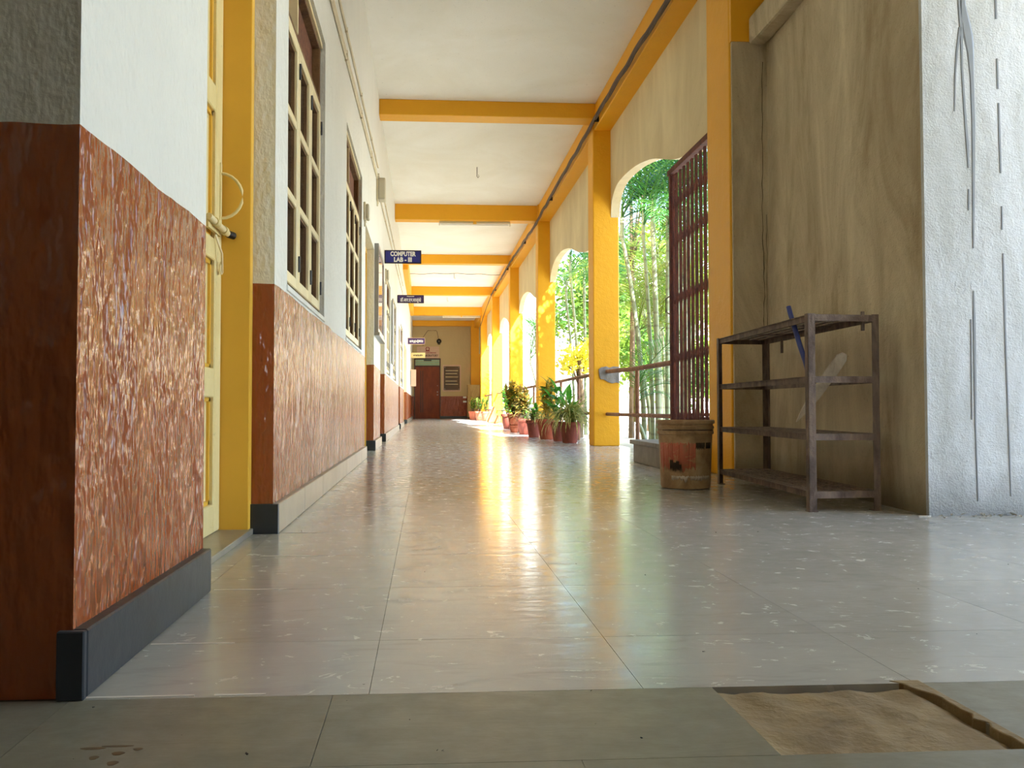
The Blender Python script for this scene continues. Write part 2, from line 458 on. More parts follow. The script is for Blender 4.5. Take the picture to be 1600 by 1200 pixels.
# the lobby behind and beside the camera
tag(box('wall_lobby_front', 'wall_left', (-3.6, -.82, 1.335, 1.6, 0, CZ)), 'dim brown and cream lobby wall turning away from the corridor corner', 'wall', kind='structure')
tag(box('wall_lobby_side', 'wall_left', (-3.8, -3.6, -5, 1.6, 0, CZ)), 'lobby side wall behind the camera', 'wall', kind='structure')
tag(box('wall_back', 'wall_left', (-3.8, 6.2, -5.2, -5, 0, CZ)), 'lobby back wall behind the camera', 'wall', kind='structure')
tag(box('wall_light_block', 'wall_left', (3.2, 3.4, -5, .5, 0, CZ)), 'unseen wall added right of the camera to cut daylight in the lobby', 'wall', kind='structure')  # added light blocker: daylight enters only through the right opening
tag(box('wall_light_block_head', 'wall_left', (5.4, 5.6, .5, 3.35, 3.85, CZ)), 'unseen strip added over the right opening to cut daylight', 'wall', kind='structure')  # added out of view to trim the sky light on the near walls
tag(box('wall_light_block_cross', 'wall_left', (3.4, 5.6, .3, .5, 0, CZ)), 'unseen cross wall added behind right to narrow the daylight opening', 'wall', kind='structure')  # added blocker closing one side of the daylight opening
# rooms behind the left wall stay dark: a back wall closes them
tag(box('wall_room_back', 'wall_left', (-1.25, -1.1, 1.6, YE, 0, CZ)), 'inner wall of the rooms behind the doors', 'wall', kind='structure')
ce = box('ceiling', 'ceiling', (-3.8, 2.3, -5.2, YE + .2, CZ, CZ + .18))
tag(ce, 'whitewashed flat corridor ceiling', 'ceiling', kind='structure')
tag(box('ceiling_sun_block', 'ceiling', (2.3, 5.6, -5.2, 3.36, CZ, CZ + .18)), 'unseen whitewashed roof added to keep sun off the white wall', 'ceiling', kind='structure')  # roof added out of view, keeps direct sun off the white wall
ew = box('wall_end', 'wall_end', (-.82, 2.6, YE, YE + .2, 0, CZ))
tag(ew, 'far end wall, beige above a brown dado', 'wall', kind='structure')
# block on the right: shaded stained side towards the corridor, daylit front
rb = MB().prism([(2.09, 3.37), (7.4, 3.37), (7.4, 5.25), (2.215, 5.25)], 2, -.2, 9).build('wall_right', 'wall_right')
tag(rb, 'stained cream side wall behind the shelf rack', 'wall', kind='structure')
wb = box('wall_front', 'wall_bright', (2.088, 7.4, 3.35, 3.37, -.02, 9))
tag(wb, 'daylit weathered white wall with grey paint runs, far right', 'wall', kind='structure')
# floor: a bed with single slabs on it
fl = box('floor', 'grout', (-3.6, 2.30, -5, YE, -.12, -.0305))
tag(fl, 'polished stone slab corridor floor', 'floor', kind='structure')
MB().box(2.30, 6.2, -5, 3.36, -.12, -.0305).build('porch_bed', 'grout', fl)
colx = [-.545 + .4485 * i for i in range(7)]
colx = [-.545, -.088, .349, .800, 1.25, 1.70, 2.30]
rowy = [1.328, 1.632] + [2.104 + .468 * i for i in range(30)]
jt = .00045
def slab(x0, x1, y0, y1, mat='slab', dz=0, name='floor_slab'):
    o = MB().box(-(x1 - x0) / 2 + jt, (x1 - x0) / 2 - jt, -(y1 - y0) / 2 + jt, (y1 - y0) / 2 - jt, -.03, 0).build(name, mat, fl, 0, ((x0 + x1) / 2, (y0 + y1) / 2, dz))
    return o
rs = random.Random(3)
cache = {}
for j in range(len(rowy) - 1):
    y0, y1 = rowy[j], rowy[j + 1]
    if y0 > 13: break
    xs = colx if y1 > 3.36 else colx[:-1] + [2.15, 2.60, 3.05, 3.5]
    for i in range(len(xs) - 1):
        key = (round(xs[i + 1] - xs[i], 3), round(y1 - y0, 3))
        if key in cache:
            link_copy(cache[key], fl, ((xs[i] + xs[i + 1]) / 2, (y0 + y1) / 2, 0))
        else:
            cache[key] = slab(xs[i], xs[i + 1], y0, y1)
ylast = y0
box('far_slabs', 'slab', (-.82, 2.30, ylast + jt, YE, -.03, 0), fl)['kind'] = 'stuff'
# slabs inside the door recesses, and the foreground band
slab(-.75, -.545, 2.09, 3.03)
slab(2.30, 3.5, 3.04, 3.36)
for (a, b, _, _) in DOORS[1:]:
    slab(-.82, -.545, a, b)
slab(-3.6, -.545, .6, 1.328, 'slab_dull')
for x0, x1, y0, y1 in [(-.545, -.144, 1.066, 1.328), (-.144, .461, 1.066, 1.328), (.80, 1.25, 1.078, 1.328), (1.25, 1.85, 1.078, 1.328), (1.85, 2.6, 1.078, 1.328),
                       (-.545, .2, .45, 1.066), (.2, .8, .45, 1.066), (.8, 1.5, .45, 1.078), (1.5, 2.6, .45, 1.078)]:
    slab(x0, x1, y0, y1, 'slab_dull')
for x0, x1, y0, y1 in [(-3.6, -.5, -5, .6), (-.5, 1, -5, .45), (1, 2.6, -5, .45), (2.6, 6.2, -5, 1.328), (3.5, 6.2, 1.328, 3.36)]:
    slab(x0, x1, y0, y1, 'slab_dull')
# the broken-out slab: rough mortar bed with a ragged crumbling edge
bm = bmesh.new()
nx, ny = 34, 26
vv = [[bm.verts.new((.455 + .352 * i / nx, 1.058 + .276 * j / ny, -.0065 + .004 * mnoise.noise(Vector((i * .21, j * .21, 1))) + .0018 * mnoise.noise(Vector((i * .7, j * .7, 3)))
                     + .004 * max(0, 1 - (i / nx - .02 * mnoise.noise(Vector((0, j * .5, 0)))) * 9) - .012 * max(0, 1 - (1 - i / nx) * 11) - .01 * max(0, 1 - (1 - j / ny) * 16)))
       for j in range(ny + 1)] for i in range(nx + 1)]
for i in range(nx):
    for j in range(ny): bm.faces.new((vv[i][j], vv[i + 1][j], vv[i + 1][j + 1], vv[i][j + 1]))
o = obj_bm('mortar_bed', bm, 'mortar', fl)
for p in o.data.polygons: p.use_smooth = True
# a mortar lip along the right edge of the gap
pts = [(.797 + .012 * mnoise.noise(Vector((k * .9, 0, 5))) - (.035 if k > 12 else 0) * (k - 12) / 4, 1.07 + .27 * k / 16) for k in range(17)]
m = MB(); m.prism([(x, y) for x, y in pts] + [(.812, 1.34), (.812, 1.07)], 2, -.02, .0015); m.build('mortar_lip', 'mortar', fl, .002)
# white joint filler left beside the left wall
for (x0, x1, y) in [(-.521, -.364, 1.630), (-.521, -.344, 2.104), (-.500, -.326, 2.572), (-.505, -.39, 3.04), (-.53, -.36, 1.338), (-.33, -.25, 1.338)]:
    pts = [(x0 + (x1 - x0) * k / 8, y + .0035 + .002 * mnoise.noise(Vector((k, y * 9, 0)))) for k in range(9)]
    MB().prism(pts + [(x1, y - .002), (x0, y - .003)], 2, -.004, .0006).build('joint_filler', 'chalk', fl)

# dried drip stains near the bottom left corner
for (x, y, a, b) in STAINS:
    MB().prism([(x + a * math.cos(t) * (1 + .15 * math.sin(3 * t)), y + b * math.sin(t)) for t in [i * math.pi / 8 for i in range(16)]], 2, -.001, .0003).build('drip_stain', 'stain', fl)
# skirting along the left wall, cut in pieces
bbr = empty('baseboard_left'); tag(bbr, 'dark and grey stone skirting along the left wall', 'skirting', kind='structure')
def skirt(y0, y1, mats, piece=.62):
    n = max(1, round((y1 - y0) / piece)); d = (y1 - y0) / n
    for i in range(n):
        MB().box(LX - .02, LX + .022, y0 + i * d + .001, y0 + (i + 1) * d - .001, 0, .106).build('skirting_tile', mats, bbr, .003, seg=1)
def skirt_end(y, mat='slate', x0=-.625):
    MB().box(x0, LX + .022, y - .016, y - .0005, 0, .106).build('skirting_end', mat, bbr, .002, seg=1)
skirt(1.335, 2.085, 'slate', .9)
MB().box(LX - .02, LX + .022, 1.322, 1.3345, 0, .106).build('skirting_end', 'slate', bbr, .002, seg=1)
skirt(3.03, 7.52, 'slate_light'); skirt_end(3.03)
skirt(8.80, 10.05, 'slate_light'); skirt_end(8.80)
skirt(11.10, 16.8, 'slate_light', .7); skirt_end(11.10)
skirt(17.8, 20.8, 'slate_light', .9); skirt_end(17.8)
skirt(24.0, YE, 'slate_light', 1.2); skirt_end(24.0)

# columns
COLY = [9.67, 14.5, 19.38, 24.55, 29.55]
def column(y0, y1, x0, x1, label):
    o = box('column', 'yellow', (x0, x1, y0, y1, 0, CZ), bevel=.012); tag(o, label, 'column', kind='structure'); return o
column(5.255, 5.69, 1.97, 2.26, 'yellow column beside the rusty gate, nearest the camera')
ords = ['yellow column with grey cement patch where the handrail enters', 'third yellow column, behind the largest row of potted plants', 'fourth yellow column, with a sunlit camera side past the potted row', 'fifth yellow column, standing in full sun near the corridor end', 'sixth yellow column, the last one before the end wall']
for y, lb in zip(COLY, ords): column(y, y + .30, 1.97, 2.28, lb)
column(YE - .35, YE, 1.86, 2.3, 'yellow corner pilaster against the far end wall')
# cream plaster skin on the camera side of the first column, with the ochre beam end above
tag(box('wall_return', 'wall_right', (1.982, 2.26, 5.235, 5.258, 0, 2.83)), 'narrow stained cream plaster strip between yellow column and side wall', 'wall', kind='structure')
tag(box('beam_end', 'yellow', (1.975, 2.16, 5.225, 5.26, 2.83, CZ)), 'ochre painted beam end above the cream plaster strip', 'beam', kind='structure')
tag(box('trim_1', 'wall_right', (2.085, 2.2, 3.42, 5.22, 2.80, 2.98), bevel=.02), 'cracked plaster ledge high on the stained side wall', 'ledge', kind='structure')
# long beam over the columns and the cross beams
tag(box('long_beam', 'yellow', (1.99, 2.30, 3.37, YE, 3.735, CZ), bevel=.01), 'long yellow beam running over the row of columns', 'beam', kind='structure')
tag(box('long_beam', 'yellow', (1.99, 2.30, -5, 3.36, 3.735, CZ), bevel=.01), 'long yellow beam over the corridor mouth above the camera', 'beam', kind='structure')
cbl = ['first yellow cross beam under the ceiling, nearest the camera', 'second yellow cross beam, with a tube light under it', 'third yellow cross beam behind the computer lab sign', 'fourth yellow cross beam above the purple name sign', 'fifth yellow cross beam, with a tube light near the end', 'last yellow cross beam against the end wall']
for (y, zb), lb in zip([(9.62, 3.86), (14.6, 3.765), (19.42, 3.83), (24.58, 3.79), (29.55, 3.74), (YE - .25, 3.815)], cbl):
    tag(box('cross_beam', 'yellow', (LX, 1.99, y, y + .24, zb, CZ), bevel=.008), lb, 'beam', kind='structure')
tag(box('wall_beam', 'yellow', (LX, -.42, 19.7, 29.5, 3.72, CZ), bevel=.008), 'yellow beam running along the top of the left wall', 'beam', kind='structure')

# arch panels between the columns
def arch(y_near, y_far, prof, label):
    """prof: list of (distance from the far column, height of the soffit)"""
    L = y_far - y_near
    pts = [(y_far - t, z) for t, z in prof if t < L] + [(y_near, prof[-1][1])]
    # smooth the profile
    out = []
    P = pts
    for i in range(len(P) - 1):
        p0, p1, p2, p3 = P[max(i - 1, 0)], P[i], P[i + 1], P[min(i + 2, len(P) - 1)]
        for k in range(5):
            t = k / 5
            out.append(tuple(.5 * (2 * p1[a] + (p2[a] - p0[a]) * t + (2 * p0[a] - 5 * p1[a] + 4 * p2[a] - p3[a]) * t * t + (3 * p1[a] - p0[a] - 3 * p2[a] + p3[a]) * t ** 3) for a in (0, 1)))
    out.append(P[-1])
    o = MB().prism(out + [(y_near, 3.735), (y_far, 3.735)], 0, 2.185, 2.292).build('arch_panel', 'arch')
    tag(o, label, 'arch', kind='structure')
prof1 = [(0, 2.70), (.04, 2.86), (.2, 2.97), (.46, 3.015), (.96, 2.995), (1.41, 2.936), (1.88, 2.835), (2.4, 2.67), (2.7, 2.60), (3.0, 2.57), (3.4, 2.58), (3.7, 2.6)]
prof2 = [(0, 2.66), (.08, 2.76), (.35, 2.90), (.8, 2.97), (1.38, 2.965), (2.03, 2.87), (2.7, 2.69), (3.3, 2.58), (3.8, 2.56), (4.3, 2.6), (4.6, 2.6)]
al = ['cream arch panel over the rusty gate bay', 'cream arch panel in the bay behind the row of terracotta pots', 'cream arch panel in the third bay with a palm leaf below it', 'cream arch panel in the fourth bay, partly in sun', 'cream arch panel in the fifth bay near the end', 'cream arch panel in the last bay by the end wall']
yn = [5.69] + [y + .30 for y in COLY]; yf = COLY + [YE - .35]
for i in range(6): arch(yn[i], yf[i], prof1 if i == 0 else prof2, al[i])

tag(box('wall_sun_block', 'plaster_far', (2.305, 9, 30.3, 38, -.2, 6)), 'pale block added outside the last bay to keep sun off the end wall', 'wall', kind='structure')  # added block that keeps sun out of the last bay
# ------------------------------------------------------------------ ground outside
gr = box('ground', 'earth', (2.30, 60, 5.25, 90, -.5, -.14)); tag(gr, 'pale dry ground outside the arches', 'ground', kind='structure')
gr2 = box('ground_front', 'earth', (6.2, 60, -40, 5.25, -.5, -.14)); tag(gr2, 'pale dry ground beyond the porch', 'ground', kind='structure')

# ================================================================== LEFT WALL FITTINGS
def make_door(n, y0, y1, zt, label, detail=False, mat_leaf='door_cream'):
    d = empty('door_%d' % n, (-.70, (y0 + y1) / 2, 0)); tag(d, label, 'door', kind='structure')
    f = MB()
    f.box(-.745, -.622, y1 - .045, y1 - .001, .0, zt - .001).box(-.745, -.622, y0 + .001, y0 + .045, .0, zt - .001).box(-.745, -.622, y0 + .045, y1 - .045, zt - .05, zt - .001)
    f.build('door_frame', 'frame_yellow', d, .003)
    a, b = y0 + .05, y1 - .05
    leafs = [(a, b)] if b - a < 1.5 else [(a, (a + b) / 2 - .003), ((a + b) / 2 + .003, b)]
    for (p, q) in leafs:
        z0, z1 = .022, zt - .055
        st = .085
        m = MB().box(-.765, -.722, p, p + st, z0, z1).box(-.765, -.722, q - st, q, z0, z1)
        zs = [(z0, .12), (.485, .585), (.955, 1.03), (1.47, 1.56), (z1 - .1, z1)]
        for c, e in zs: m.box(-.765, -.722, p + st, q - st, c, e)
        lf = m.build('door_leaf', mat_leaf, d, .004, seg=1)
        for (c, e), (c2, e2) in zip(zs[:-1], zs[1:]):
            pm = MB().box(-.757, -.745, p + st, q - st, e, c2)
            pn = pm.build('door_panel', mat_leaf, lf)
            if detail:
                mm = MB()
                for (aa, bb, cc, ee) in ((p + st, p + st + .014, e, c2), (q - st - .014, q - st, e, c2), (p + st, q - st, e, e + .014), (p + st, q - st, c2 - .014, c2)):
                    mm.box(-.745, -.736, aa, bb, cc, ee)
                mm.build('panel_bead', 'frame_yellow', lf)
    if detail:
        # D shaped pull handle, barrel bolt with a black knob, hasp and staple
        pth = [(-.722, 2.955, 1.275)]
        for k in range(13):
            an = math.pi * k / 12
            pth.append((-.722 + .075 * math.sin(an), 2.955 + .01 * math.sin(an), 1.195 + .08 * math.cos(an)))
        pth.append((-.722, 2.955, 1.115))
        hb = MB().tube(pth, .0055, 8); hb.build('pull_handle', 'door_cream', d)
        MB().box(-.722, -.718, 2.945, 2.965, 1.08, 1.31).build('handle_plate', 'door_cream', d, .001)
        bl = MB().tube([(-.706, 2.74, 1.075), (-.694, 2.955, 1.06)], .011, 10).build('barrel_bolt', 'win_cream', d)
        MB().tube([(-.702, 2.80, 1.071), (-.700, 2.83, 1.069)], .015, 10).build('bolt_keeper', 'door_cream', d)
        MB().tube([(-.697, 2.90, 1.064), (-.696, 2.925, 1.062)], .015, 10).build('bolt_keeper', 'door_cream', d)
        MB().tube([(-.694, 2.952, 1.060), (-.680, 2.978, 1.058)], .013, 10).build('bolt_knob', 'blackmetal', d)
        MB().box(-.722, -.712, 2.76, 2.93, 1.045, 1.085).build('bolt_plate', 'door_cream', d)
        MB().tube([(-.716, 2.87, 1.04), (-.70, 2.895, .98), (-.708, 2.935, .92)], .004, 6).build('hasp_chain', 'win_cream', d)
        MB().tube([(-.71, 2.93 + .016 * math.cos(a), .935 + .02 * math.sin(a)) for a in [i * math.pi / 5 for i in range(11)]], .0035, 6).build('staple_ring', 'win_cream', d)
    return d
d1 = make_door(1, 2.09, 3.03, 2.12, 'cream panelled door with bolt in a yellow frame, nearest on the left', True)
MB().box(-.745, -.612, 2.091, 3.029, 0, .021).build('threshold', 'slate_light', d1, .003)
make_door(2, 7.52, 8.80, 2.12, 'door recess between the two-window wall and the notice board')
make_door(3, 10.05, 11.10, 2.12, 'door recess under the computer lab sign')
make_door(4, 16.8, 17.8, 2.12, 'door recess under the purple name sign')
make_door(5, 20.8, 24.0, 2.12, 'wide far door recess before the last stretch of left wall')

def make_window(n, y0, y1, z0, z1, label, nl=3):
    W = empty('window_%d' % n, (-.60, (y0 + y1) / 2, z0)); tag(W, label, 'window', kind='structure')
    XF, XB = -.572, -.66
    tz = z1 - .32
    f = MB()
    f.box(XB, XF, y0, y0 + .035, z0, z1).box(XB, XF, y1 - .035, y1, z0, z1).box(XB, XF, y0, y1, z0, z0 + .03).box(XB, XF, y0, y1, z1 - .04, z1).box(XB, XF - .004, y0, y1, tz - .03, tz + .02)
    f.build('window_frame', 'win_brown', W, .003, seg=1)
    box('dark_backing', 'pane', (-.70, -.69, y0 + .001, y1 - .001, z0 + .001, z1 - .001), W)
    # upper light: brown wire mesh behind two small posts
    wdt = (y1 - y0 - .07) / nl
    box('transom_mesh', 'mesh_brown', (-.625, -.612, y0 + .035, y1 - .035, tz + .02, z1 - .04), W)
    box('transom_post', 'win_cream', (-.612, XF, y0 + .035 + wdt - .012, y0 + .035 + wdt + .012, tz + .02, z1 - .04), W)
    box('lintel_trim', 'win_cream', (XF, XF + .012, y0 + .01, y1 - .01, z1 - .03, z1 - .005), W)
    for k in range(nl):
        p = y0 + .035 + k * wdt + .003; q = p + wdt - .006
        a, b = z0 + .035, tz - .033
        st, rl = .042, .05
        m = MB().box(-.60, XF + .008, p, p + st, a, b).box(-.60, XF + .008, q - st, q, a, b)
        hh = (b - a - rl * 2 - .036 * 2) / 3
        zz = a + rl
        m.box(-.60, XF + .008, p + st, q - st, a, a + rl).box(-.60, XF + .008, p + st, q - st, b - rl, b)
        rows = []
        for r in range(3):
            rows.append((zz, zz + hh)); zz += hh
            if r < 2: m.box(-.60, XF + .006, p + st, q - st, zz, zz + .036); zz += .036
        sh = m.build('shutter', 'win_cream', W, .004, seg=1)
        for (c, e) in rows:
            pn = MB().box(-.600, -.592, p + st, q - st, c, e); pn.build('pane', 'pane', sh)
            bd = MB()
            for (aa, bb, cc, ee) in ((p + st, p + st + .008, c, e), (q - st - .008, q - st, c, e), (p + st, q - st, c, c + .008), (p + st, q - st, e - .008, e)):
                bd.box(-.592, -.578, aa, bb, cc, ee)
            bd.build('glazing_bead', 'win_brown', sh)
        for zz in (a + .12, b - .12):
            MB().tube([(XF + .012, q + .002, zz - .035), (XF + .012, q + .002, zz + .035)], .006, 6).build('hinge', 'blackmetal', sh)
    return W
wlab = ['tall cream window with dark panes nearest the cream door', 'second tall cream window, before the notice board', 'far cream window just past the computer lab sign', 'far cream window before the purple name sign', 'far cream window beyond the purple name sign']
for i, (y0, y1, z0, z1) in enumerate(WINS): make_window(i + 1, y0, y1, z0, z1, wlab[i])
# sills
for i, (y0, y1, z0, z1) in enumerate(WINS[:2]):
    o = MB().box(LX - .025, LX + .006, y0 - .01, y1 + .01, z0 - .02, z0 + .004).build('trim_%d' % (i + 2), 'wall_left', None, .004)
    tag(o, ['thin plaster sill under the nearest window', 'thin plaster sill under the second window'][i], 'sill', kind='structure')

def conduit(y0, y1, zf, label, step=1.3):
    c = empty('wall_conduit', (LX, y0, zf(y0))); tag(c, label, 'conduit')
    MB().tube([(LX + .009, y0 + (y1 - y0) * k / 16, zf(y0 + (y1 - y0) * k / 16)) for k in range(17)], .009, 8).build('pipe', 'conduit', c)
    y = y0 + .3
    while y < y1:
        MB().box(LX, LX + .02, y, y + .018, zf(y) - .016, zf(y) + .016).build('saddle_clip', 'conduit', c, .002, seg=1); y += step
    return c
conduit(1.36, 9.12, lambda y: 2.75 + .049 * (y - 4.67), 'lower cream conduit along the left wall above the windows')
conduit(1.36, 9.12, lambda y: 2.79 + .049 * (y - 4.67), 'middle cream conduit just above the lowest one over the windows')
conduit(1.36, 9.3, lambda y: 2.972 + .04 * (y - 5.12), 'upper cream conduit high on the left wall')
conduit(9.42, 19.5, lambda y: 2.90 + .02 * (y - 9.4), 'far lower cream conduit beyond the wall lamp')
conduit(9.42, 19.5, lambda y: 3.10 + .02 * (y - 9.4), 'far upper cream conduit beyond the wall lamp')

def wall_box(y, z, dy, dz, dx, label, cat='box', name='junction_box'):
    b = empty(name, (LX, y, z)); tag(b, label, cat)
    MB().box(LX, LX + .02, y - dy / 2 - .012, y + dy / 2 + .012, z - dz / 2 - .012, z + dz / 2 + .012).build('back_plate', 'conduit', b, .003, seg=1)
    MB().box(LX + .02, LX + dx, y - dy / 2, y + dy / 2, z - dz / 2, z + dz / 2).build('cover', 'greybox', b, .012)
    MB().tube([(LX + .01, y, z - dz / 2 - .011), (LX + .01, y, z - dz / 2 - .06)], .008, 8).build('cable_gland', 'conduit', b)
wall_box(9.2, 2.86, .16, .24, .10, 'square wall lamp box high above the notice board', 'lamp', 'wall_lamp')
wall_box(7.33, 2.17, .12, .13, .05, 'small grey switch box beside the second window')
wall_box(11.25, 2.24, .12, .13, .05, 'small grey switch box beyond the computer lab sign')

# glazed notice board
nb = empty('notice_board', (LX, 9.42, 1.25)); tag(nb, 'glazed aluminium notice board on the narrow white pier', 'notice board')
MB().box(LX, LX + .025, 8.87, 9.98, 1.27, 2.18).build('back_panel', 'pinkboard', nb)
fr = MB().box(LX, LX + .045, 8.85, 8.90, 1.25, 2.2).box(LX, LX + .045, 9.95, 10.0, 1.25, 2.2).box(LX, LX + .045, 8.9, 9.95, 1.25, 1.3).box(LX, LX + .045, 8.9, 9.95, 2.15, 2.2)
fr.build('frame', 'alu', nb, .004)
MB().box(LX + .028, LX + .034, 8.9, 9.95, 1.3, 2.15).build('glass', 'boardglass_reflect', nb)
MB().box(LX, LX + .06, 8.83, 10.02, 1.215, 1.25).build('ledge', 'alu', nb, .004)

# hanging signs that stick out from the left wall
def sign(name, y, x1, z0, z1, mat, rim, label, lines, cat='sign', rimw=.012):
    s = empty(name, (LX, y, z0)); tag(s, label, cat)
    plate = MB().box(LX + .002, x1, y, y + .018, z0, z1).build('plate', mat, s, .002, seg=1)
    r = MB(); x0 = LX + .002
    r.box(x0, x1, y - .004, y + .022, z1 - rimw, z1).box(x0, x1, y - .004, y + .022, z0, z0 + rimw).box(x0, x0 + rimw, y - .004, y + .022, z0, z1).box(x1 - rimw, x1, y - .004, y + .022, z0, z1)
    r.build('rim', rim, s)
    MB().box(LX, LX + .05, y + .004, y + .014, z0 + .02, z1 - .02).build('bracket', 'blackmetal', s)
    for (t, sz, dx, dz, wd, mt, bo) in lines:
        if t == '':
            strokes(plate, (LX + x1) / 2 + dx, y - .002, (z0 + z1) / 2 + dz, wd, sz, mt); continue
        text(t, sz, mt, plate, ((LX + x1) / 2 + dx, y - .003, (z0 + z1) / 2 + dz), CAMFACE, width=wd, bold=bo)
    return s
sign('hanging_sign', 10.98, -.06, 2.355, 2.53, 'navy', 'signrim', 'navy hanging sign reading COMPUTER LAB - III in white', [('COMPUTER', .082, .0, .036, .335, 'paperwhite', .0035), ('LAB - III', .082, .0, -.04, .235, 'paperwhite', .0035)])
sign('hanging_sign', 15.95, -.035, 2.455, 2.61, 'purple', 'signrim', 'purple hanging name sign with one line of Devanagari lettering', [('डॉ.आर.एन.साळुंखे', .088, 0, -.022, .40, 'paperwhite', .0012), ('', .018, 0, .05, .14, 'paperwhite', 0)])
sign('hanging_sign', 25.2, -.02, 2.365, 2.565, 'purple', 'pinkboard', 'far purple hanging sign with a pale rim and white lettering', [('', .10, 0, -.005, .40, 'paperwhite', 0)])
sign('hanging_sign', 31.2, -.02, 2.31, 2.51, 'creamsign', 'creamsign', 'far cream hanging sign with dark lettering, above the end door', [('', .07, 0, 0, .36, 'signdark', 0)])
pb = empty('projecting_board', (LX, 29.3, 1.2)); tag(pb, 'blank pale pink board sticking out of the far left wall', 'board')
MB().box(LX, -.335, 29.3, 29.325, 1.2, 1.79).build('panel', 'pinkboard', pb, .004)
MB().box(LX, LX + .03, 29.285, 29.34, 1.25, 1.74).build('bracket', 'alu', pb)
# cream hanging board between the far windows
cb = empty('wall_board', (LX, 13.4, 1.2)); tag(cb, 'tall pale board fixed between two far windows', 'board')
MB().box(LX, LX + .022, 13.15, 13.7, 1.15, 2.15).build('panel', 'paperwhite', cb, .01)
MB().box(LX + .018, LX + .03, 13.13, 13.16, 1.13, 2.17).box(LX + .018, LX + .03, 13.69, 13.72, 1.13, 2.17).build('edge_strip', 'alu', cb)

# ================================================================== CEILING FITTINGS
def tube_light(x0, x1, y, z, label):
    t = empty('tube_light', ((x0 + x1) / 2, y, z)); tag(t, label, 'tube light')
    MB().box(x0 + .02, x1 - .02, y - .022, y + .022, z - .035, z).build('batten', 'greybox', t, .004)
    MB().tube([(x0 + .05, y, z - .058), (x1 - .05, y, z - .058)], .013, 10).build('tube', 'tube', t)
    for x in (x0 + .02, x1 - .02): MB().box(x - .012, x + .012, y - .018, y + .018, z - .075, z - .03).build('tube_holder', 'tube', t, .003)
    MB().box((x0 + x1) / 2 - .03, (x0 + x1) / 2 + .03, y - .028, y + .028, z - .045, z).build('starter_cover', 'frame_yellow', t, .004)
tube_light(.22, 1.52, 14.72, 3.765, 'tube light under the second yellow cross beam')
tube_light(.6, 1.95, 29.67, 3.74, 'tube light under the fifth yellow cross beam')
def hook(x, y, label, L=.14):
    h = empty('fan_hook', (x, y, CZ - L)); tag(h, label, 'hook')
    MB().tube([(x, y, CZ), (x, y, CZ - L)], .006, 6).build('rod', 'iron', h)
    MB().tube([(x, y, CZ - L), (x + .015, y, CZ - L - .02), (x + .03, y, CZ - L), (x + .02, y, CZ - L + .025)], .005, 6).build('hook_end', 'iron', h)
hook(.76, 12.3, 'bare fan hook in the second ceiling bay')
hook(.76, 22.2, 'bare fan hook in the fourth ceiling bay', .12)
hook(.70, 27.0, 'bare fan hook in the fifth ceiling bay', .12)
cw = MB().tube([(LX, 22.0, 3.99)] + [(LX + 2.53 * k / 20, 22.0, 3.99 + .03 * math.sin(k / 20 * math.pi) + .01 * math.sin(k * 1.3) - .01) for k in range(1, 20)] + [(1.99, 22.0, 3.99)], .007, 6).build('ceiling_wire', 'cable')
tag(cw, 'thin dark wire strung across the far ceiling', 'wire')
# cable bundle draped along the long beam
cb = empty('cable_bundle', (1.97, 3.4, 3.74)); tag(cb, 'thick brown cable bundle clipped along the long yellow beam', 'cable')
rr = random.Random(5)
zk = [(3.4, 3.74), (5, 3.73), (6.5, 3.73), (7.6, 3.762), (8.9, 3.785), (10.4, 3.758), (12, 3.752), (13.4, 3.73), (14.6, 3.70), (16.5, 3.745), (19.2, 3.80), (22, 3.79), (24.8, 3.79)]
def zc(y):
    for (a, za), (b, zb) in zip(zk, zk[1:]):
        if a <= y <= b:
            t = (y - a) / (b - a); t = t * t * (3 - 2 * t); return za + (zb - za) * t
    return zk[-1][1]
for s_ in range(3):
    ph = s_ * 2.1; pth = []
    for k in range(150):
        y = 3.4 + (24.6 - 3.4) * k / 149
        pth.append((1.942 + .010 * math.cos(y * 3.1 + ph), y, zc(y) + .014 * math.sin(y * 3.1 + ph) + .006 * math.sin(y * 7)))
    if s_ == 0: pth += [(1.945, 25.4, 3.74), (1.945, 26.5, 3.66), (1.945, 28, 3.52), (1.945, 29.4, 3.36)]
    MB().tube(pth, .014 if s_ else .012, 7).build('cable_strand', 'cable', cb)
for y in (6.2, 9.4, 12.9, 16.4, 19.9, 23.4): MB().box(1.93, 1.99, y, y + .02, zc(y) - .03, zc(y) + .03).build('cable_clip', 'blackmetal', cb)

# ================================================================== END WALL
ed = empty('door_6', (.07, YE, 0)); tag(ed, 'dark red wooden door in the far end wall', 'door', kind='structure')
MB().box(-.475, -.43, YE - .05, YE, 0, 2.49).box(.575, .62, YE - .05, YE, 0, 2.49).box(-.43, .575, YE - .05, YE, 2.44, 2.49).box(-.43, .575, YE - .05, YE, 2.14, 2.19).build('door_frame', 'darkwood', ed, .006)
lf = MB().box(-.43, .575, YE - .035, YE - .002, .01, 2.14).build('door_leaf', 'mahogany', ed, .004)
for x in (-.20, -.12): MB().box(x - .018, x + .018, YE - .042, YE - .034, .25, 1.98).build('dark_inlay', 'darkwood', ed)
for z in (.98, 1.10): MB().tube([(.49, YE - .036, z), (.49, YE - .085, z)], .028, 12).build('door_knob', 'alu', ed)
MB().tube([(.49, YE - .036, 1.36), (.49, YE - .05, 1.36)], .02, 12).build('lock_plate', 'alu', ed)
for z0, z1 in ((2.20, 2.27), (2.285, 2.355), (2.37, 2.435)): MB().box(-.42, .565, YE - .03, YE - .02, z0, z1).build('transom_slat', 'greenglass', ed)
MB().box(-.08, .24, YE - .036, YE - .029, 2.38, 2.425).build('name_strip', 'blackmetal', ed)
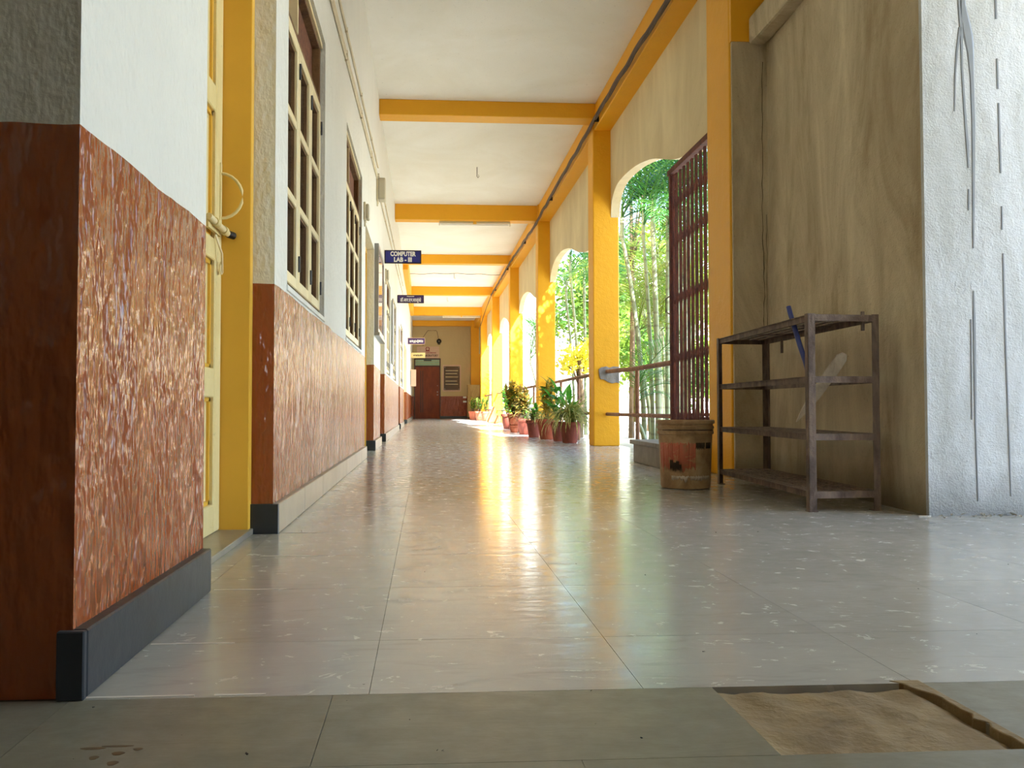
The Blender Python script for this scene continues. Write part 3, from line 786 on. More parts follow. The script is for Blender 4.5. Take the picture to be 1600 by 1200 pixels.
bs = empty('wall_sign', (.1, YE, 2.5)); tag(bs, 'pale sign board with a red ring emblem over the end door', 'sign')
wsb = MB().box(-.36, .555, YE - .03, YE, 2.50, 2.98).build('board', 'pinkboard', bs, .004)
MB().tube([(.08 + .07 * math.cos(a), YE - .034, 2.88 + .07 * math.sin(a)) for a in [2 * math.pi * i / 20 for i in range(21)]], .017, 6).build('ring_emblem', 'signred', wsb)
MB().prism([(-.03, 2.775), (.19, 2.775), (.15, 2.81), (.01, 2.81)], 1, YE - .036, YE - .03).build('emblem_base', 'signred', wsb)
strokes(wsb, .22, YE - .032, 2.72, .42, .05, 'signred')
text('LABORATORY', .12, 'signdark', wsb, (.2, YE - .032, 2.60), CAMFACE, width=.62, bold=.003)
pq = empty('wall_plaque', (1.08, YE, 1.15)); tag(pq, 'dark engraved plaque in a pale frame on the end wall', 'plaque')
MB().box(.70, 1.46, YE - .02, YE, 1.12, 2.22).build('surround', 'pinkboard', pq, .005)
MB().box(.75, 1.41, YE - .035, YE - .018, 1.18, 2.16).build('plate', 'plaque', pq, .004); pqp = pq.children[-1]
for i, z in enumerate((1.98, 1.86, 1.72, 1.55, 1.42)): MB().box(.82, 1.34 - .04 * (i % 2), YE - .04, YE - .034, z - .014, z + .014).build('engraved_line', 'plaqueline', pq)
for x in (.79, 1.37):
    for z in (1.22, 2.12): MB().tube([(x, YE - .034, z), (x, YE - .046, z)], .018, 8).build('stud', 'alu', pq)
bl = empty('alarm_bell', (.55, YE, 3.2)); tag(bl, 'round black bell on the end wall above the door', 'bell')
MB().lathe([(.0, -.10), (.05, -.098), (.085, -.07), (.10, -.03), (.105, 0)], 20).build('gong', 'blackmetal', bl, loc=(0, 0, 0)).rotation_euler = (R(-90), 0, 0)
MB().tube([(.55, YE - .1, 3.2), (.55, YE - .115, 3.2)], .02, 10).build('centre_nut', 'alu', bl)
MB().box(.50, .60, YE - .03, YE, 3.06, 3.12).build('base_box', 'blackmetal', bl, .006)
for ch in bl.children:
    pass
wr = MB().tube([(-.11, YE - .008, 3.0), (-.11, YE - .008, 3.36), (.07, YE - .008, 3.62), (.1, YE - .008, 3.64), (.43, YE - .008, 3.64), (.47, YE - .008, 3.6), (.53, YE - .008, 3.3)], .010, 6).build('bell_wire', 'cable')
tag(wr, 'thin brown wire looping up the end wall to the bell', 'wire')
tag(MB().box(.62, 1.86, YE - .02, YE, 0, .1).build('baseboard_end', 'slate', None, .003), 'dark skirting along the end wall', 'skirting', kind='structure')
for (z, lb) in ((.70, 'lower white socket plate on the brown dado of the end wall'), (.88, 'upper white switch plate on the brown dado of the end wall')):
    k = empty('switch_plate', (1.62, YE, z)); tag(k, lb, 'switch')
    MB().box(1.55, 1.69, YE - .02, YE, z - .035, z + .035).build('plate', 'paperwhite', k, .004)
    for x in (1.59, 1.65): MB().box(x - .012, x + .012, YE - .027, YE - .019, z - .016, z + .016).build('rocker', 'tube', k, .002)
cp = empty('plywood_locker', (1.95, 33.9, 0)); tag(cp, 'varnished plywood locker standing by the end pilaster', 'cupboard')
MB().box(1.70, 2.2, 33.7, 34.08, .06, 1.38).build('carcass', 'ply', cp, .006)
MB().box(1.715, 2.185, 33.68, 33.70, .09, 1.35).build('locker_door', 'ply', cp, .005)
MB().box(1.735, 1.745, 33.66, 33.68, .66, .78).build('pull', 'alu', cp)
MB().box(1.72, 2.18, 33.72, 34.06, 0, .06).build('plinth', 'darkwood', cp)

# ================================================================== GATE, STEP AND RAILINGS
st = empty('stone_step', (2.1, 6.3, 0)); tag(st, 'grey stone step block at the foot of the gate', 'step')
MB().box(1.73, 2.60, 5.70, 6.86, 0, .15).build('riser_block', 'step', st, .006)
n = 0
for k in range(3): MB().box(1.705, 2.62, 5.70 + k * .395 + .001, 5.70 + (k + 1) * .395 - .001, .15, .185).build('tread_slab', 'step', st, .004)
gt = empty('folding_gate', (2.12, 6.4, .185)); tag(gt, 'rusty red folding lattice gate pushed half closed', 'gate')
GY0, GY1, GZ0, GZ1 = 5.76, 6.99, .215, 2.44
npk = 13
pk = [GY0 + (GY1 - GY0) * k / (npk - 1) for k in range(npk)]
ch = MB()
for dy in (-.011, .011): ch.box(-.009, .009, dy - .0035, dy + .0035, GZ0 - .185, GZ1 - .185)
first = ch.build('picket', 'iron2', gt, loc=(0, pk[0] - 6.4, 0))
for y in pk[1:]: link_copy(first, gt, (0, y - 6.4, 0))
dyp = pk[1] - pk[0]
lb_up = MB().bar((0, 0, 0), (0, dyp, .30), .003, .008).mesh('lattice')
lb_dn = MB().bar((0, 0, .30), (0, dyp, 0), .003, .008).mesh('lattice')
for me in (lb_up, lb_dn): me.materials.append(M['iron2'])
zl = [.30, .80, 1.30, 1.80, 2.12]
for k in range(npk - 1):
    for z in zl:
        for me, dx in ((lb_up, -.008), (lb_dn, .008)):
            o = bpy.data.objects.new('lattice_bar', me); col.objects.link(o); o.parent = gt; o.location = (dx, pk[k] - 6.4, z - .185)
rvm = MB().tube([(-.012, 0, 0), (.012, 0, 0)], .006, 6).mesh('rivet'); rvm.materials.append(M['iron'])
for y in pk:
    for z in (.45, 1.09, 1.73, 2.3):
        o = bpy.data.objects.new('rivet', rvm); col.objects.link(o); o.parent = gt; o.location = (0, y - 6.4, z - .185)
MB().box(2.09, 2.15, 5.69, 7.06, 2.455, 2.50).build('top_rail', 'iron2', gt, .003)
MB().box(2.10, 2.14, 5.69, 7.02, .185, .205).build('bottom_track', 'iron2', gt, .003)
MB().box(2.095, 2.145, 6.99, 7.035, .205, 2.47).build('lead_post', 'iron2', gt, .003)
MB().tube([(2.08, 6.98, 1.25), (2.05, 6.98, 1.27), (2.05, 6.98, 1.38), (2.08, 6.98, 1.4)], .007, 6).build('gate_handle', 'iron', gt)

def railing(y0, y1, posts, label, patch=None, bend=False):
    r = empty('pipe_railing', (2.13, (y0 + y1) / 2, 0)); tag(r, label, 'railing')
    top = [(2.13, y1, .875), (2.13, y1 - .5, .865), (2.13, (y0 + y1) / 2, .845 if bend else .87), (2.13, y0, .84 if bend else .87)]
    MB().tube(top, .024, 10).build('top_pipe', 'rail', r)
    MB().tube([(2.13, y1, .375), (2.13, y0, .375)], .021, 10).build('lower_pipe', 'rail', r)
    for y in posts: MB().tube([(2.13, y, 0), (2.13, y, .85)], .021, 10).build('post', 'rail', r)
    return r
railing(7.03, 9.69, [8.27], 'worn pipe railing between the gate and the patched column', bend=True)
railing(9.97, 14.5, [11.5, 13.0], 'brown pipe railing behind the largest row of potted plants')
railing(14.8, 19.38, [16.3, 17.9], 'brown pipe railing in the third bay')
railing(19.68, 24.55, [21.3, 22.9], 'brown pipe railing in the fourth bay')
railing(24.85, 29.55, [26.4, 28.0], 'brown pipe railing in the fifth bay')
railing(29.85, 33.55, [31.4, 33.5], 'brown pipe railing in the last bay')
pp = [(2.03, .90), (2.06, .925), (2.12, .935), (2.16, .92), (2.20, .935), (2.275, .93), (2.275, .74), (2.23, .745), (2.19, .735), (2.14, .75), (2.09, .78), (2.05, .785), (2.035, .83)]
cpz = MB().prism(pp, 1, 9.655, 9.672).build('cement_patch', 'cement', None, .004); tag(cpz, 'grey cement patch on the yellow column around the rail end', 'patch')

# ================================================================== SHELF RACK
RA = [Vector((1.672, 3.511)), Vector((1.972, 3.538)), Vector((1.742, 4.84)), Vector((2.03, 4.87))]   # near-left, near-right, far-left, far-right
def rp(u, v, z):
    a = RA[0].lerp(RA[1], u); b = RA[2].lerp(RA[3], u); p = a.lerp(b, v); return (p.x, p.y, z)
rk = empty('shelf_rack', (1.85, 4.19, 0)); tag(rk, 'corroded dark iron shelf rack against the stained side wall', 'rack')
for (u, v) in ((0, 0), (1, 0), (0, 1), (1, 1)):
    p = rp(u, v, 0); sx = 1 if u == 0 else -1; sy = 1 if v == 0 else -1
    m = MB().box(p[0] - .015, p[0] + .015, p[1] - .002, p[1] + .002, 0, .86).box(p[0] - sx * .015 - .002, p[0] - sx * .015 + .002, p[1], p[1] + sy * .03, 0, .86)
    m.build('leg', 'iron', rk)
    MB().box(p[0] - .02, p[0] + .02, p[1] - .004, p[1] + sy * .03 + .004, 0, .004).build('foot_plate', 'iron', rk)
for li, z in enumerate((.842, .572, .322, .072)):
    m = MB()
    sh = empty('shelf', (0, 0, z)); sh.parent = rk
    for (a, b) in (((0, 0), (1, 0)), ((0, 1), (1, 1)), ((0, 0), (0, 1)), ((1, 0), (1, 1))):
        MB().bar(rp(*a, z), rp(*b, z), .006, .028).build('shelf_rail', 'iron', sh)
        MB().bar(tuple(Vector(rp(*a, z + .0135)).lerp(Vector(rp(.5, .5, z + .0135)), .02)), tuple(Vector(rp(*b, z + .0135)).lerp(Vector(rp(.5, .5, z + .0135)), .02)), .028, .003).build('rail_flange', 'iron', sh)
    if li != 1:
        for k in range(5):
            u = .13 + .185 * k
            MB().bar(rp(u, 0.005, z + .012), rp(u, .995, z + .012), .027, .006).build('shelf_slat', 'iron', sh)
        for v in ((.33, .67) if li == 0 else ()): MB().bar(rp(0, v, z + .005), rp(1, v, z + .005), .02, .005).build('shelf_stay', 'iron', sh)
for (u, v, a, b) in ((.85, .02, .79, .875), (1, .8, .76, .84)):
    MB().bar(rp(u, v, a), rp(u, v, b), .012, .012).build('welded_stub', 'iron', rk)
bh = MB().tube([(1.722, 3.64, .575), (1.721, 3.645, .60), (1.722, 3.68, .66), (1.715, 3.72, .74), (1.708, 3.76, .83), (1.704, 3.79, .89), (1.700, 3.80, .925)], [.0105, .011, .0115, .0115, .0115, .0115, .011], 10).build('blue_pipe', 'bluehose')
tag(bh, 'bent blue plastic pipe poking up through the shelf rack', 'pipe')
# broken plank with a pointed end
A = Vector((1.875, 3.62, .693)); B = Vector((1.718, 3.77, .385)); t = (B - A).normalized(); sd_ = t.cross(Vector((.1, 1, .1))).normalized(); nn = t.cross(sd_)
pl = empty('broken_plank', B); tag(pl, 'pale splintered plank with a pointed end leaning through the rack', 'plank')
L = (B - A).length
prof = [(0, .010), (.06, .024), (.25, .027), (.6, .024), (.85, .012), (1, .001)]
vs_, fs_ = [], []
for i, (tt, wd) in enumerate(prof):
    p = A + t * L * tt
    for a, b in ((-1, -1), (1, -1), (1, 1), (-1, 1)): vs_.append(p + sd_ * wd * a + nn * .006 * b)
for i in range(len(prof) - 1):
    for k in range(4): fs_.append((i * 4 + k, i * 4 + (k + 1) % 4, i * 4 + 4 + (k + 1) % 4, i * 4 + 4 + k))
fs_ += [(0, 1, 2, 3), tuple(4 * len(prof) - 4 + i for i in (3, 2, 1, 0))]
MB().add(vs_, fs_).build('board', 'plank', pl)
MB().bar(A + t * .01 + sd_ * .012 - nn * .007, A + t * .05 + sd_ * .02 - nn * .007, .014, .006).build('white_tip', 'paperwhite', pl)
MB().bar(A + t * L * .25 - nn * .0062, A + t * L * .85 - nn * .0062, .003, .002).build('split_line', 'crack', pl)

# ================================================================== BUCKET
bk = empty('plastic_bucket', (1.462, 4.62, 0)); tag(bk, 'dirty plastic paint bucket with a faded red label beside the rack', 'bucket')
z0 = .0
prof = [(.0, .004), (.132, .004), (.136, .012), (.139, .10), (.143, .20), (.147, .30), (.147, .302), (.155, .304), (.156, .318), (.150, .321), (.150, .332), (.157, .334), (.157, .346), (.151, .349), (.152, .360), (.160, .362), (.161, .378), (.157, .381), (.150, .381), (.148, .36), (.143, .2), (.135, .03), (.0, .025)]
MB().lathe(prof, 48).build('body', 'bucket', bk, loc=(0, 0, 0))
def band(a0, a1, za, zb, off, mat, name, ragged=0, seed=0):
    vs, fs = [], []; n = 64
    for k in range(n + 1):
        a = a0 + (a1 - a0) * k / n
        for z in (za + ragged * 1.6 * mnoise.noise(Vector((k * .21, seed, 0))) + ragged * .7 * mnoise.noise(Vector((k * .8, seed, 3))), zb + ragged * .6 * mnoise.noise(Vector((k * .5, seed + 9, 0)))):
            r = .1365 + (z - .012) * (.147 - .1365) / .29 + off
            vs.append((r * math.cos(a), r * math.sin(a), z))
    for k in range(n): fs.append((2 * k, 2 * k + 2, 2 * k + 3, 2 * k + 1))
    m = MB(); m.sm = True; o = m.add(vs, fs).build(name, mat, bk, loc=(0, 0, 0))
    so = o.modifiers.new('thick', 'SOLIDIFY'); so.thickness = .0008; return o
D = R(-90)
band(D + R(-86), D + R(5), .115, .255, .0014, 'label', 'label_patch', .03, 1)
band(D + R(5), D + R(28), .226, .258, .0012, 'crack', 'dark_label_strip', .012, 2)
band(D + R(31), D + R(50), .226, .258, .0012, 'crack', 'dark_label_strip', .002, 4)
for a_, b_, z_, t_ in ((-53, -45, .112, .160), (-46, -37, .104, .148), (-38, -31, .110, .156), (-31, -26, .106, .138)):
    band(D + R(a_), D + R(b_), z_, t_, .0022, 'crack', 'torn_dark_print', .02, a_)
band(D + R(-50), D + R(48), .055, .075, .0012, 'creamsign' if False else 'plank', 'peeled_edge', .016, 6)
MB().tube([(.152 * math.cos(a), .152 * math.sin(a) * .999, .322 - .0 + .0 * a) for a in [R(-20) + R(-140) * i / 12 for i in range(13)]], .003, 6).build('wire_bail', 'iron', bk, loc=(0, 0, 0.004))

# ================================================================== MARKS ON THE RIGHT WALLS
def strip(pts, y, mat, name, parent, depth=.003):
    """pts: (x, z, width) down the wall that faces -Y"""
    vs, fs = [], []
    for x, z, wd in pts:
        for dx, yy in ((-wd / 2, y), (wd / 2, y), (wd / 2 * .6, y - depth), (-wd / 2 * .6, y - depth)): vs.append((x + dx, yy, z))
    for i in range(len(pts) - 1):
        for k in range(4): fs.append((i * 4 + k, i * 4 + (k + 1) % 4, i * 4 + 4 + (k + 1) % 4, i * 4 + 4 + k))
    fs += [(0, 1, 2, 3), tuple(4 * len(pts) - 4 + i for i in (3, 2, 1, 0))]
    return MB().add(vs, fs).build(name, mat, parent)
YW = 3.3505
drips = [[(2.262, 2.6, .03), (2.268, 2.16, .034), (2.277, 2.10, .045), (2.290, 2.03, .05), (2.300, 1.95, .034), (2.305, 1.84, .022), (2.308, 1.64, .020), (2.305, 1.45, .016), (2.300, 1.2, .012), (2.298, 1.12, .006)],
         [(2.252, 2.6, .02), (2.256, 2.16, .022), (2.262, 2.02, .016), (2.262, 1.9, .012), (2.270, 1.72, .014), (2.280, 1.56, .016), (2.283, 1.46, .008)],
         [(2.256, 2.06, .016), (2.240, 1.95, .012), (2.232, 1.86, .009), (2.226, 1.70, .006)],
         [(2.282, 1.37, .008), (2.281, 1.31, .010), (2.280, 1.28, .006)],
         [(2.296, .94, .008), (2.297, .80, .015), (2.296, .55, .014), (2.294, .38, .008), (2.30, .06, .006)],
         [(2.282, .82, .006), (2.281, .60, .007), (2.279, .4, .005)],
         [(2.415, 2.4, .012), (2.416, 2.10, .012)], [(2.417, 1.93, .010), (2.418, 1.80, .011)],
         [(2.420, 1.74, .010), (2.422, 1.6, .013), (2.424, 1.44, .010)], [(2.426, 1.30, .007), (2.426, 1.20, .009)],
         [(2.428, 1.10, .008), (2.430, .9, .012), (2.432, .72, .010), (2.436, .5, .008), (2.440, .25, .008), (2.443, .08, .005)]]
for d in drips: strip(d, YW, 'drip', 'paint_run', wb)
def crack(pts, name, parent, wd=.004):
    out = []; r_ = random.Random(len(pts))
    for (x, z), (x2, z2) in zip(pts, pts[1:]):
        for k in range(8):
            out.append((x + (x2 - x) * k / 8 + r_.uniform(-.004, .004), z + (z2 - z) * k / 8, wd * r_.uniform(.5, 1.3)))
    return strip(out, 5.2345, 'crack', name, parent, .001)
wrn = [o for o in bpy.data.objects if o.name == 'wall_return'][0]
crack([(2.185, 2.7), (2.18, 2.2), (2.175, 1.6), (2.185, 1.2), (2.175, .9), (2.185, .78)], 'crack_line', wrn)
crack([(2.205, 1.7), (2.20, 1.3), (2.20, .9)], 'crack_line', wrn, .003)

# rubble at the foot of the bright wall and specks on the floor
m = MB(); rr = random.Random(11)
for k in range(420):
    x = 2.09 + rr.random() ** .9 * 2.2; y = 3.35 - abs(rr.gauss(0, .045)) - .006; s = rr.choice((.003, .005, .007, .011, .016)) * rr.uniform(.6, 1.2)
    c = Vector((x, y, s * .5)); vs = [c + Vector((rr.uniform(-1, 1), rr.uniform(-1, 1), rr.uniform(-.5, .7))) * s for _ in range(5)]
    m.add(vs, [(0, 1, 2), (0, 2, 3), (0, 3, 4), (0, 4, 1), (1, 2, 4), (2, 3, 4)])
rbl = m.build('plaster_rubble', 'rubble'); tag(rbl, 'crumbled plaster rubble along the foot of the white wall', 'rubble', kind='stuff')
m = MB()
for k in range(130):
    x = rr.uniform(-.5, 1.9); y = 1.1 + rr.random() ** 1.5 * 5; s = rr.choice((.0012, .002, .003)) * rr.uniform(.7, 1.3)
    if .44 < x < .82 and y < 1.35: continue
    c = Vector((x, y, s * .4)); vs = [c + Vector((rr.uniform(-1, 1), rr.uniform(-1, 1), rr.uniform(-.4, .6))) * s for _ in range(5)]
    m.add(vs, [(0, 1, 2), (0, 2, 3), (0, 3, 4), (0, 4, 1), (1, 2, 4), (2, 3, 4)])
tag(m.build('floor_grit', 'blackmetal'), 'dark grit specks scattered over the slab floor', 'grit', kind='stuff')
chp = MB().prism([(0, 0), (.05, .004), (.062, .014), (.04, .02), (.008, .016)], 2, 0, .006).build('plaster_chip', 'rubble', None, .001, (2.02, 3.31, 0)); tag(chp, 'white plaster chip on the floor at the wall corner', 'chip')

# ================================================================== POTTED PLANTS
def pot(parent, r, h, mat, square=False):
    prof = [(0, 0), (r * .62, 0), (r * .66, h * .02), (r * .92, h * .80), (r * .93, h * .82), (r * 1.04, h * .83), (r * 1.06, h * .98), (r * 1.03, h), (r * .94, h), (r * .92, h * .9), (0, h * .9)]
    po = MB().lathe(prof, 28).build('pot', mat, parent, loc=(0, 0, 0))
    sm = MB().lathe([(0, h * .91), (r * .5, h * .925), (r * .915, h * .905)], 20); sm.build('soil', 'soil', po, loc=(0, 0, 0))
def blade(m, base, az, L, el, droop, wd, seg=6, twist=0):
    p = Vector(base); d = Vector((math.cos(az), math.sin(az), 0)); side = Vector((-d.y, d.x, 0)); e = el; vs = []
    for i in range(seg + 1):
        t = i / seg; ww = wd * (.55 + .9 * t if t < .35 else (1 - t) / .65 * .87 + .0) if True else wd
        ww = wd * min(1, .5 + 2 * t) * (1 - t ** 2.2) + .0006
        nrm = (d * -math.sin(e) + Vector((0, 0, math.cos(e)))) * ww * .25
        vs += [p - side * ww + nrm, p, p + side * ww + nrm]
        p = p + (d * math.cos(e) + Vector((0, 0, math.sin(e)))) * L / seg
        e -= droop / seg
    fs = []
    for i in range(seg):
        a = i * 3; fs += [(a, a + 1, a + 4, a + 3), (a + 1, a + 2, a + 5, a + 4)]
    m.sm = True; m.add(vs, fs)
def spider(parent, h, rr, n=75, L=.42, wd=.011, mat='spider'):
    m = MB()
    for k in range(n):
        az = rr.uniform(0, 2 * math.pi); el = R(rr.uniform(35, 88)); blade(m, (rr.gauss(0, .02), rr.gauss(0, .02), h * .9), az, L * rr.uniform(.65, 1.2), el, R(rr.uniform(60, 175)), wd * rr.uniform(.7, 1.2), 7)
    m.build('foliage', mat, parent, loc=(0, 0, 0), smooth=True)
def croton(parent, h, rr, H=.4, n=140, spread=.15, mat='croton', L=.14, stems=5):
    m = MB(); st_ = MB()
    for s in range(stems):
        a = rr.uniform(0, 6.28); tp = Vector((math.cos(a) * spread * rr.uniform(.2, .9), math.sin(a) * spread * rr.uniform(.2, .9), h + H * rr.uniform(.65, 1)))
        b = Vector((tp.x * .25, tp.y * .25, h * .88)); st_.tube([b, b.lerp(tp, .5) + Vector((0, 0, .01)), tp], [.008, .006, .003], 5)
        for k in range(n // stems):
            t = rr.uniform(.2, 1); p = b.lerp(tp, t)
            blade(m, p, rr.uniform(0, 6.28), L * rr.uniform(.6, 1.2), R(rr.uniform(5, 75)), R(rr.uniform(20, 90)), L * .17 * rr.uniform(.7, 1.3), 4)
    m.build('foliage', mat, parent, loc=(0, 0, 0), smooth=True); st_.build('stems', 'bark', parent, loc=(0, 0, 0))
POTS = [  # x, y, r, h, clay, plant, label
    (1.84, 10.55, .14, .27, 'terracotta2', 'spider', 'nearest terracotta pot with an arching striped spider plant'),
    (1.80, 11.12, .125, .26, 'terracotta2', 'tallgreen', 'dark terracotta pot with broad green leaves behind the spider plant'),
    (1.73, 11.80, .15, .29, 'terracotta', 'croton_tall', 'bright terracotta pot with a tall narrow croton'),
    (1.64, 12.55, .12, .26, 'terracotta2', 'spider2', 'terracotta pot with short striped leaves beside the tall croton'),
    (1.66, 13.85, .14, .27, 'terracotta2', 'croton_d', 'shaded terracotta pot with dark mottled croton leaves'),
    (1.71, 15.7, .16, .33, 'terracotta', 'croton_y', 'terracotta pot with a bushy yellow croton, pale pot beside it'),
    (1.75, 17.6, .15, .32, 'terracotta2', 'green', 'terracotta pot with bright green leaves by the fourth column'),
    (1.73, 30.6, .15, .32, 'terracotta3', 'green2', 'far terracotta pot beside the plywood locker'),
    (1.88, 29.2, .15, .32, 'terracotta3', 'croton_far', 'far sunlit pot with pale leaves before the plywood locker'),
    (2.0, 27.6, .16, .32, 'terracotta3', 'croton_far2', 'far sunlit pot with reddish stems in the fifth bay')]
for i, (x, y, r, h, clay, kind, lb) in enumerate(POTS):
    rr = random.Random(100 + i)
    p = empty('potted_plant', (x, y, 0), rr.uniform(0, 3)); tag(p, lb, 'potted plant', 'potted plants along the arches')
    pot(p, r, h, clay)
    if kind == 'spider': spider(p, h, rr, 190, .5, .015); croton(p, h, rr, .36, 24, .12, 'green', .2, 4)
    elif kind == 'spider2': spider(p, h, rr, 60, .36, .011); croton(p, h, rr, .25, 40, .10, 'green', .13, 4)
    elif kind == 'tallgreen': croton(p, h, rr, .46, 46, .16, 'green', .25, 5)
    elif kind == 'croton_tall': croton(p, h, rr, .6, 260, .10, 'croton', .15, 6); spider(p, h, rr, 24, .3, .010)
    elif kind == 'croton_d': croton(p, h, rr, .42, 170, .18, 'croton_d', .18, 7); croton(p, h, rr, .3, 40, .14, 'green', .16, 4); spider(p, h, rr, 20, .4, .009)
    elif kind == 'croton_y': croton(p, h, rr, .6, 330, .24, 'croton', .19, 9); croton(p, h, rr, .35, 50, .2, 'green', .18, 5)
    elif kind == 'green': croton(p, h, rr, .5, 90, .18, 'green', .2, 6); croton(p, h, rr, .2, 40, .18, 'leaf_y', .08, 5)
    elif kind == 'green2': croton(p, h, rr, .5, 70, .16, 'leaf', .16, 6); croton(p, h, rr, .5, 30, .16, 'leaf_y', .12, 4)
    else: croton(p, h, rr, .5, 90, .2, 'leaf', .14, 7)
up = empty('clay_pot', (1.60, 14.95, 0)); tag(up, 'small empty pale pot tipped against the bushy croton pot', 'pot', )
MB().lathe([(0, 0), (.055, 0), (.075, .10), (.085, .105), (.085, .13), (.074, .13), (.066, .02), (0, .02)], 22).build('pot_body', 'terracotta3', up, loc=(0, 0, 0))
MB().lathe([(.0, .13), (.05, .135), (.078, .16), (.085, .20), (.07, .25), (.03, .275), (0, .28)], 22).build('upturned_pot', 'terracotta3', up, loc=(0, 0, 0))
# dry palm sheath leaning in the fourth bay
sk = empty('dry_palm_sheath', (1.93, 23.6, 0)); tag(sk, 'brown dry palm sheath leaning by the sunlit column', 'dry leaf')
m = MB(); vs, fs = [], []
for i in range(9):
    t = i / 8
    for k in range(9):
        a = (k / 8 - .5) * 2.4; wd = .26 * (math.sin(min(1, t * 1.25 + .22) * math.pi * .86)) * (1 - .55 * t)
        vs.append((wd * math.sin(a), .10 * math.cos(a) * (1 - t) + .12 * t, .48 * t))
for i in range(8):
    for k in range(8): fs.append((i * 9 + k, i * 9 + k + 1, i * 9 + 10 + k, i * 9 + 9 + k))
o = m.add(vs, fs).build('sheath_blade', 'sack', sk, loc=(0, 0, 0), smooth=True); o.modifiers.new('thick', 'SOLIDIFY').thickness = .008
MB().tube([(0, .11, .40), (.01, .14, .55), (.03, .15, .62)], [.02, .012, .005], 6).build('stalk', 'sack', sk, loc=(0, 0, 0))

# ================================================================== GARDEN
def frond_mesh(L, e0, e1, n, ll, rr, wd=.018):
    m = MB(); pts = []; p = Vector((0, 0, 0)); seg = 14
    for i in range(seg + 1):
        t = i / seg; e = e0 + (e1 - e0) * t ** 1.2; pts.append(p.copy()); p = p + Vector((math.cos(e), .04 * math.sin(t * 3), math.sin(e))) * L / seg
    m.tube(pts, [.014 * (1 - .85 * i / seg) for i in range(seg + 1)], 5)
    for k in range(n):
        t = .12 + .88 * k / (n - 1); f = t * seg; i = min(int(f), seg - 1); b = pts[i].lerp(pts[i + 1], f - i); tg = (pts[i + 1] - pts[i]).normalized()
        up_ = Vector((0, 1, 0)).cross(tg) * -1
        for s in (-1, 1):
            l = ll * (math.sin(math.pi * min(1, .18 + t * .86)) ** .7 + .12) * rr.uniform(.85, 1.1)
            d = (tg * rr.uniform(.55, .8) + Vector((0, s, 0)) * .85 + up_ * rr.uniform(.1, .35)).normalized()
            sd2 = d.cross(up_).normalized(); q = b.copy(); vs = []
            for j, ww in enumerate((.4, 1, .75, .05)):
                vs += [q - sd2 * wd * ww * .5, q + sd2 * wd * ww * .5]
                q = q + d * l / 3; d = (d + Vector((0, 0, -.22 - .1 * j))).normalized()
            m.add(vs, [(0, 1, 3, 2), (2, 3, 5, 4), (4, 5, 7, 6)])
    return m.mesh('frond', False)
rf = random.Random(21)
FR = []
for (L, e0, e1, n, ll) in ((2.1, R(70), R(-35), 34, .55), (1.8, R(55), R(-55), 32, .50), (2.4, R(78), R(-5), 36, .6), (1.5, R(40), R(-60), 28, .42)):
    me = frond_mesh(L, e0, e1, n, ll, rf); FR.append(me)
def palm(x, y, stems, label, mat='palm', seed=0, z=-.14, hgt=(2.6, 3.8), fr=6, fs=1.0):
    rr = random.Random(seed)
    P = empty('areca_palm', (x, y, z)); tag(P, label, 'palm', 'areca palms outside the arches')
    mats = [mat]
    for s in range(stems):
        a = rr.uniform(0, 6.28); r0 = rr.uniform(.1, .38); lean = rr.uniform(.05, .45); H = rr.uniform(*hgt)
        b = Vector((math.cos(a) * r0, math.sin(a) * r0, 0)); pts = []
        for i in range(8):
            t = i / 7; pts.append(b + Vector((math.cos(a) * lean * t * t, math.sin(a) * lean * t * t, H * t)))
        rad = rr.uniform(.026, .042)
        stem = MB().tube(pts, [rad * (1.15 - .35 * i / 7) for i in range(8)], 9).build('stem', 'palmstem', P, loc=(0, 0, 0))
        MB().tube([pts[-1] - Vector((0, 0, .05)), pts[-1] + Vector((0, 0, .28)), pts[-1] + Vector((0, 0, .5))], [rad * .95, rad * .9, rad * .3], 8).build('crown_shaft', 'palmstem', P, loc=(0, 0, 0))
        for k in range(fr):
            me = rr.choice(FR)
            key = me.name + mat
            if key not in bpy.data.meshes:
                c = me.copy(); c.name = key; c.materials.clear(); c.materials.append(M[mat])
            o = bpy.data.objects.new('frond', bpy.data.meshes[key]); col.objects.link(o); o.parent = P
            o.location = pts[-1] + Vector((0, 0, rr.uniform(.15, .45)))
            az = 6.283 * k / fr + rr.uniform(-.5, .5); sc = fs * rr.uniform(.8, 1.1); reach = max(v.co.x for v in me.vertices) * sc + .55
            while x + o.location.x + math.cos(az) * reach < 2.7 and reach > .1:
                az = rr.uniform(-1.9, 1.9); sc *= .96; reach *= .96
            o.rotation_euler = (rr.uniform(-.15, .15), rr.uniform(-.25, .35), az); o.scale = (sc,) * 3
    return P
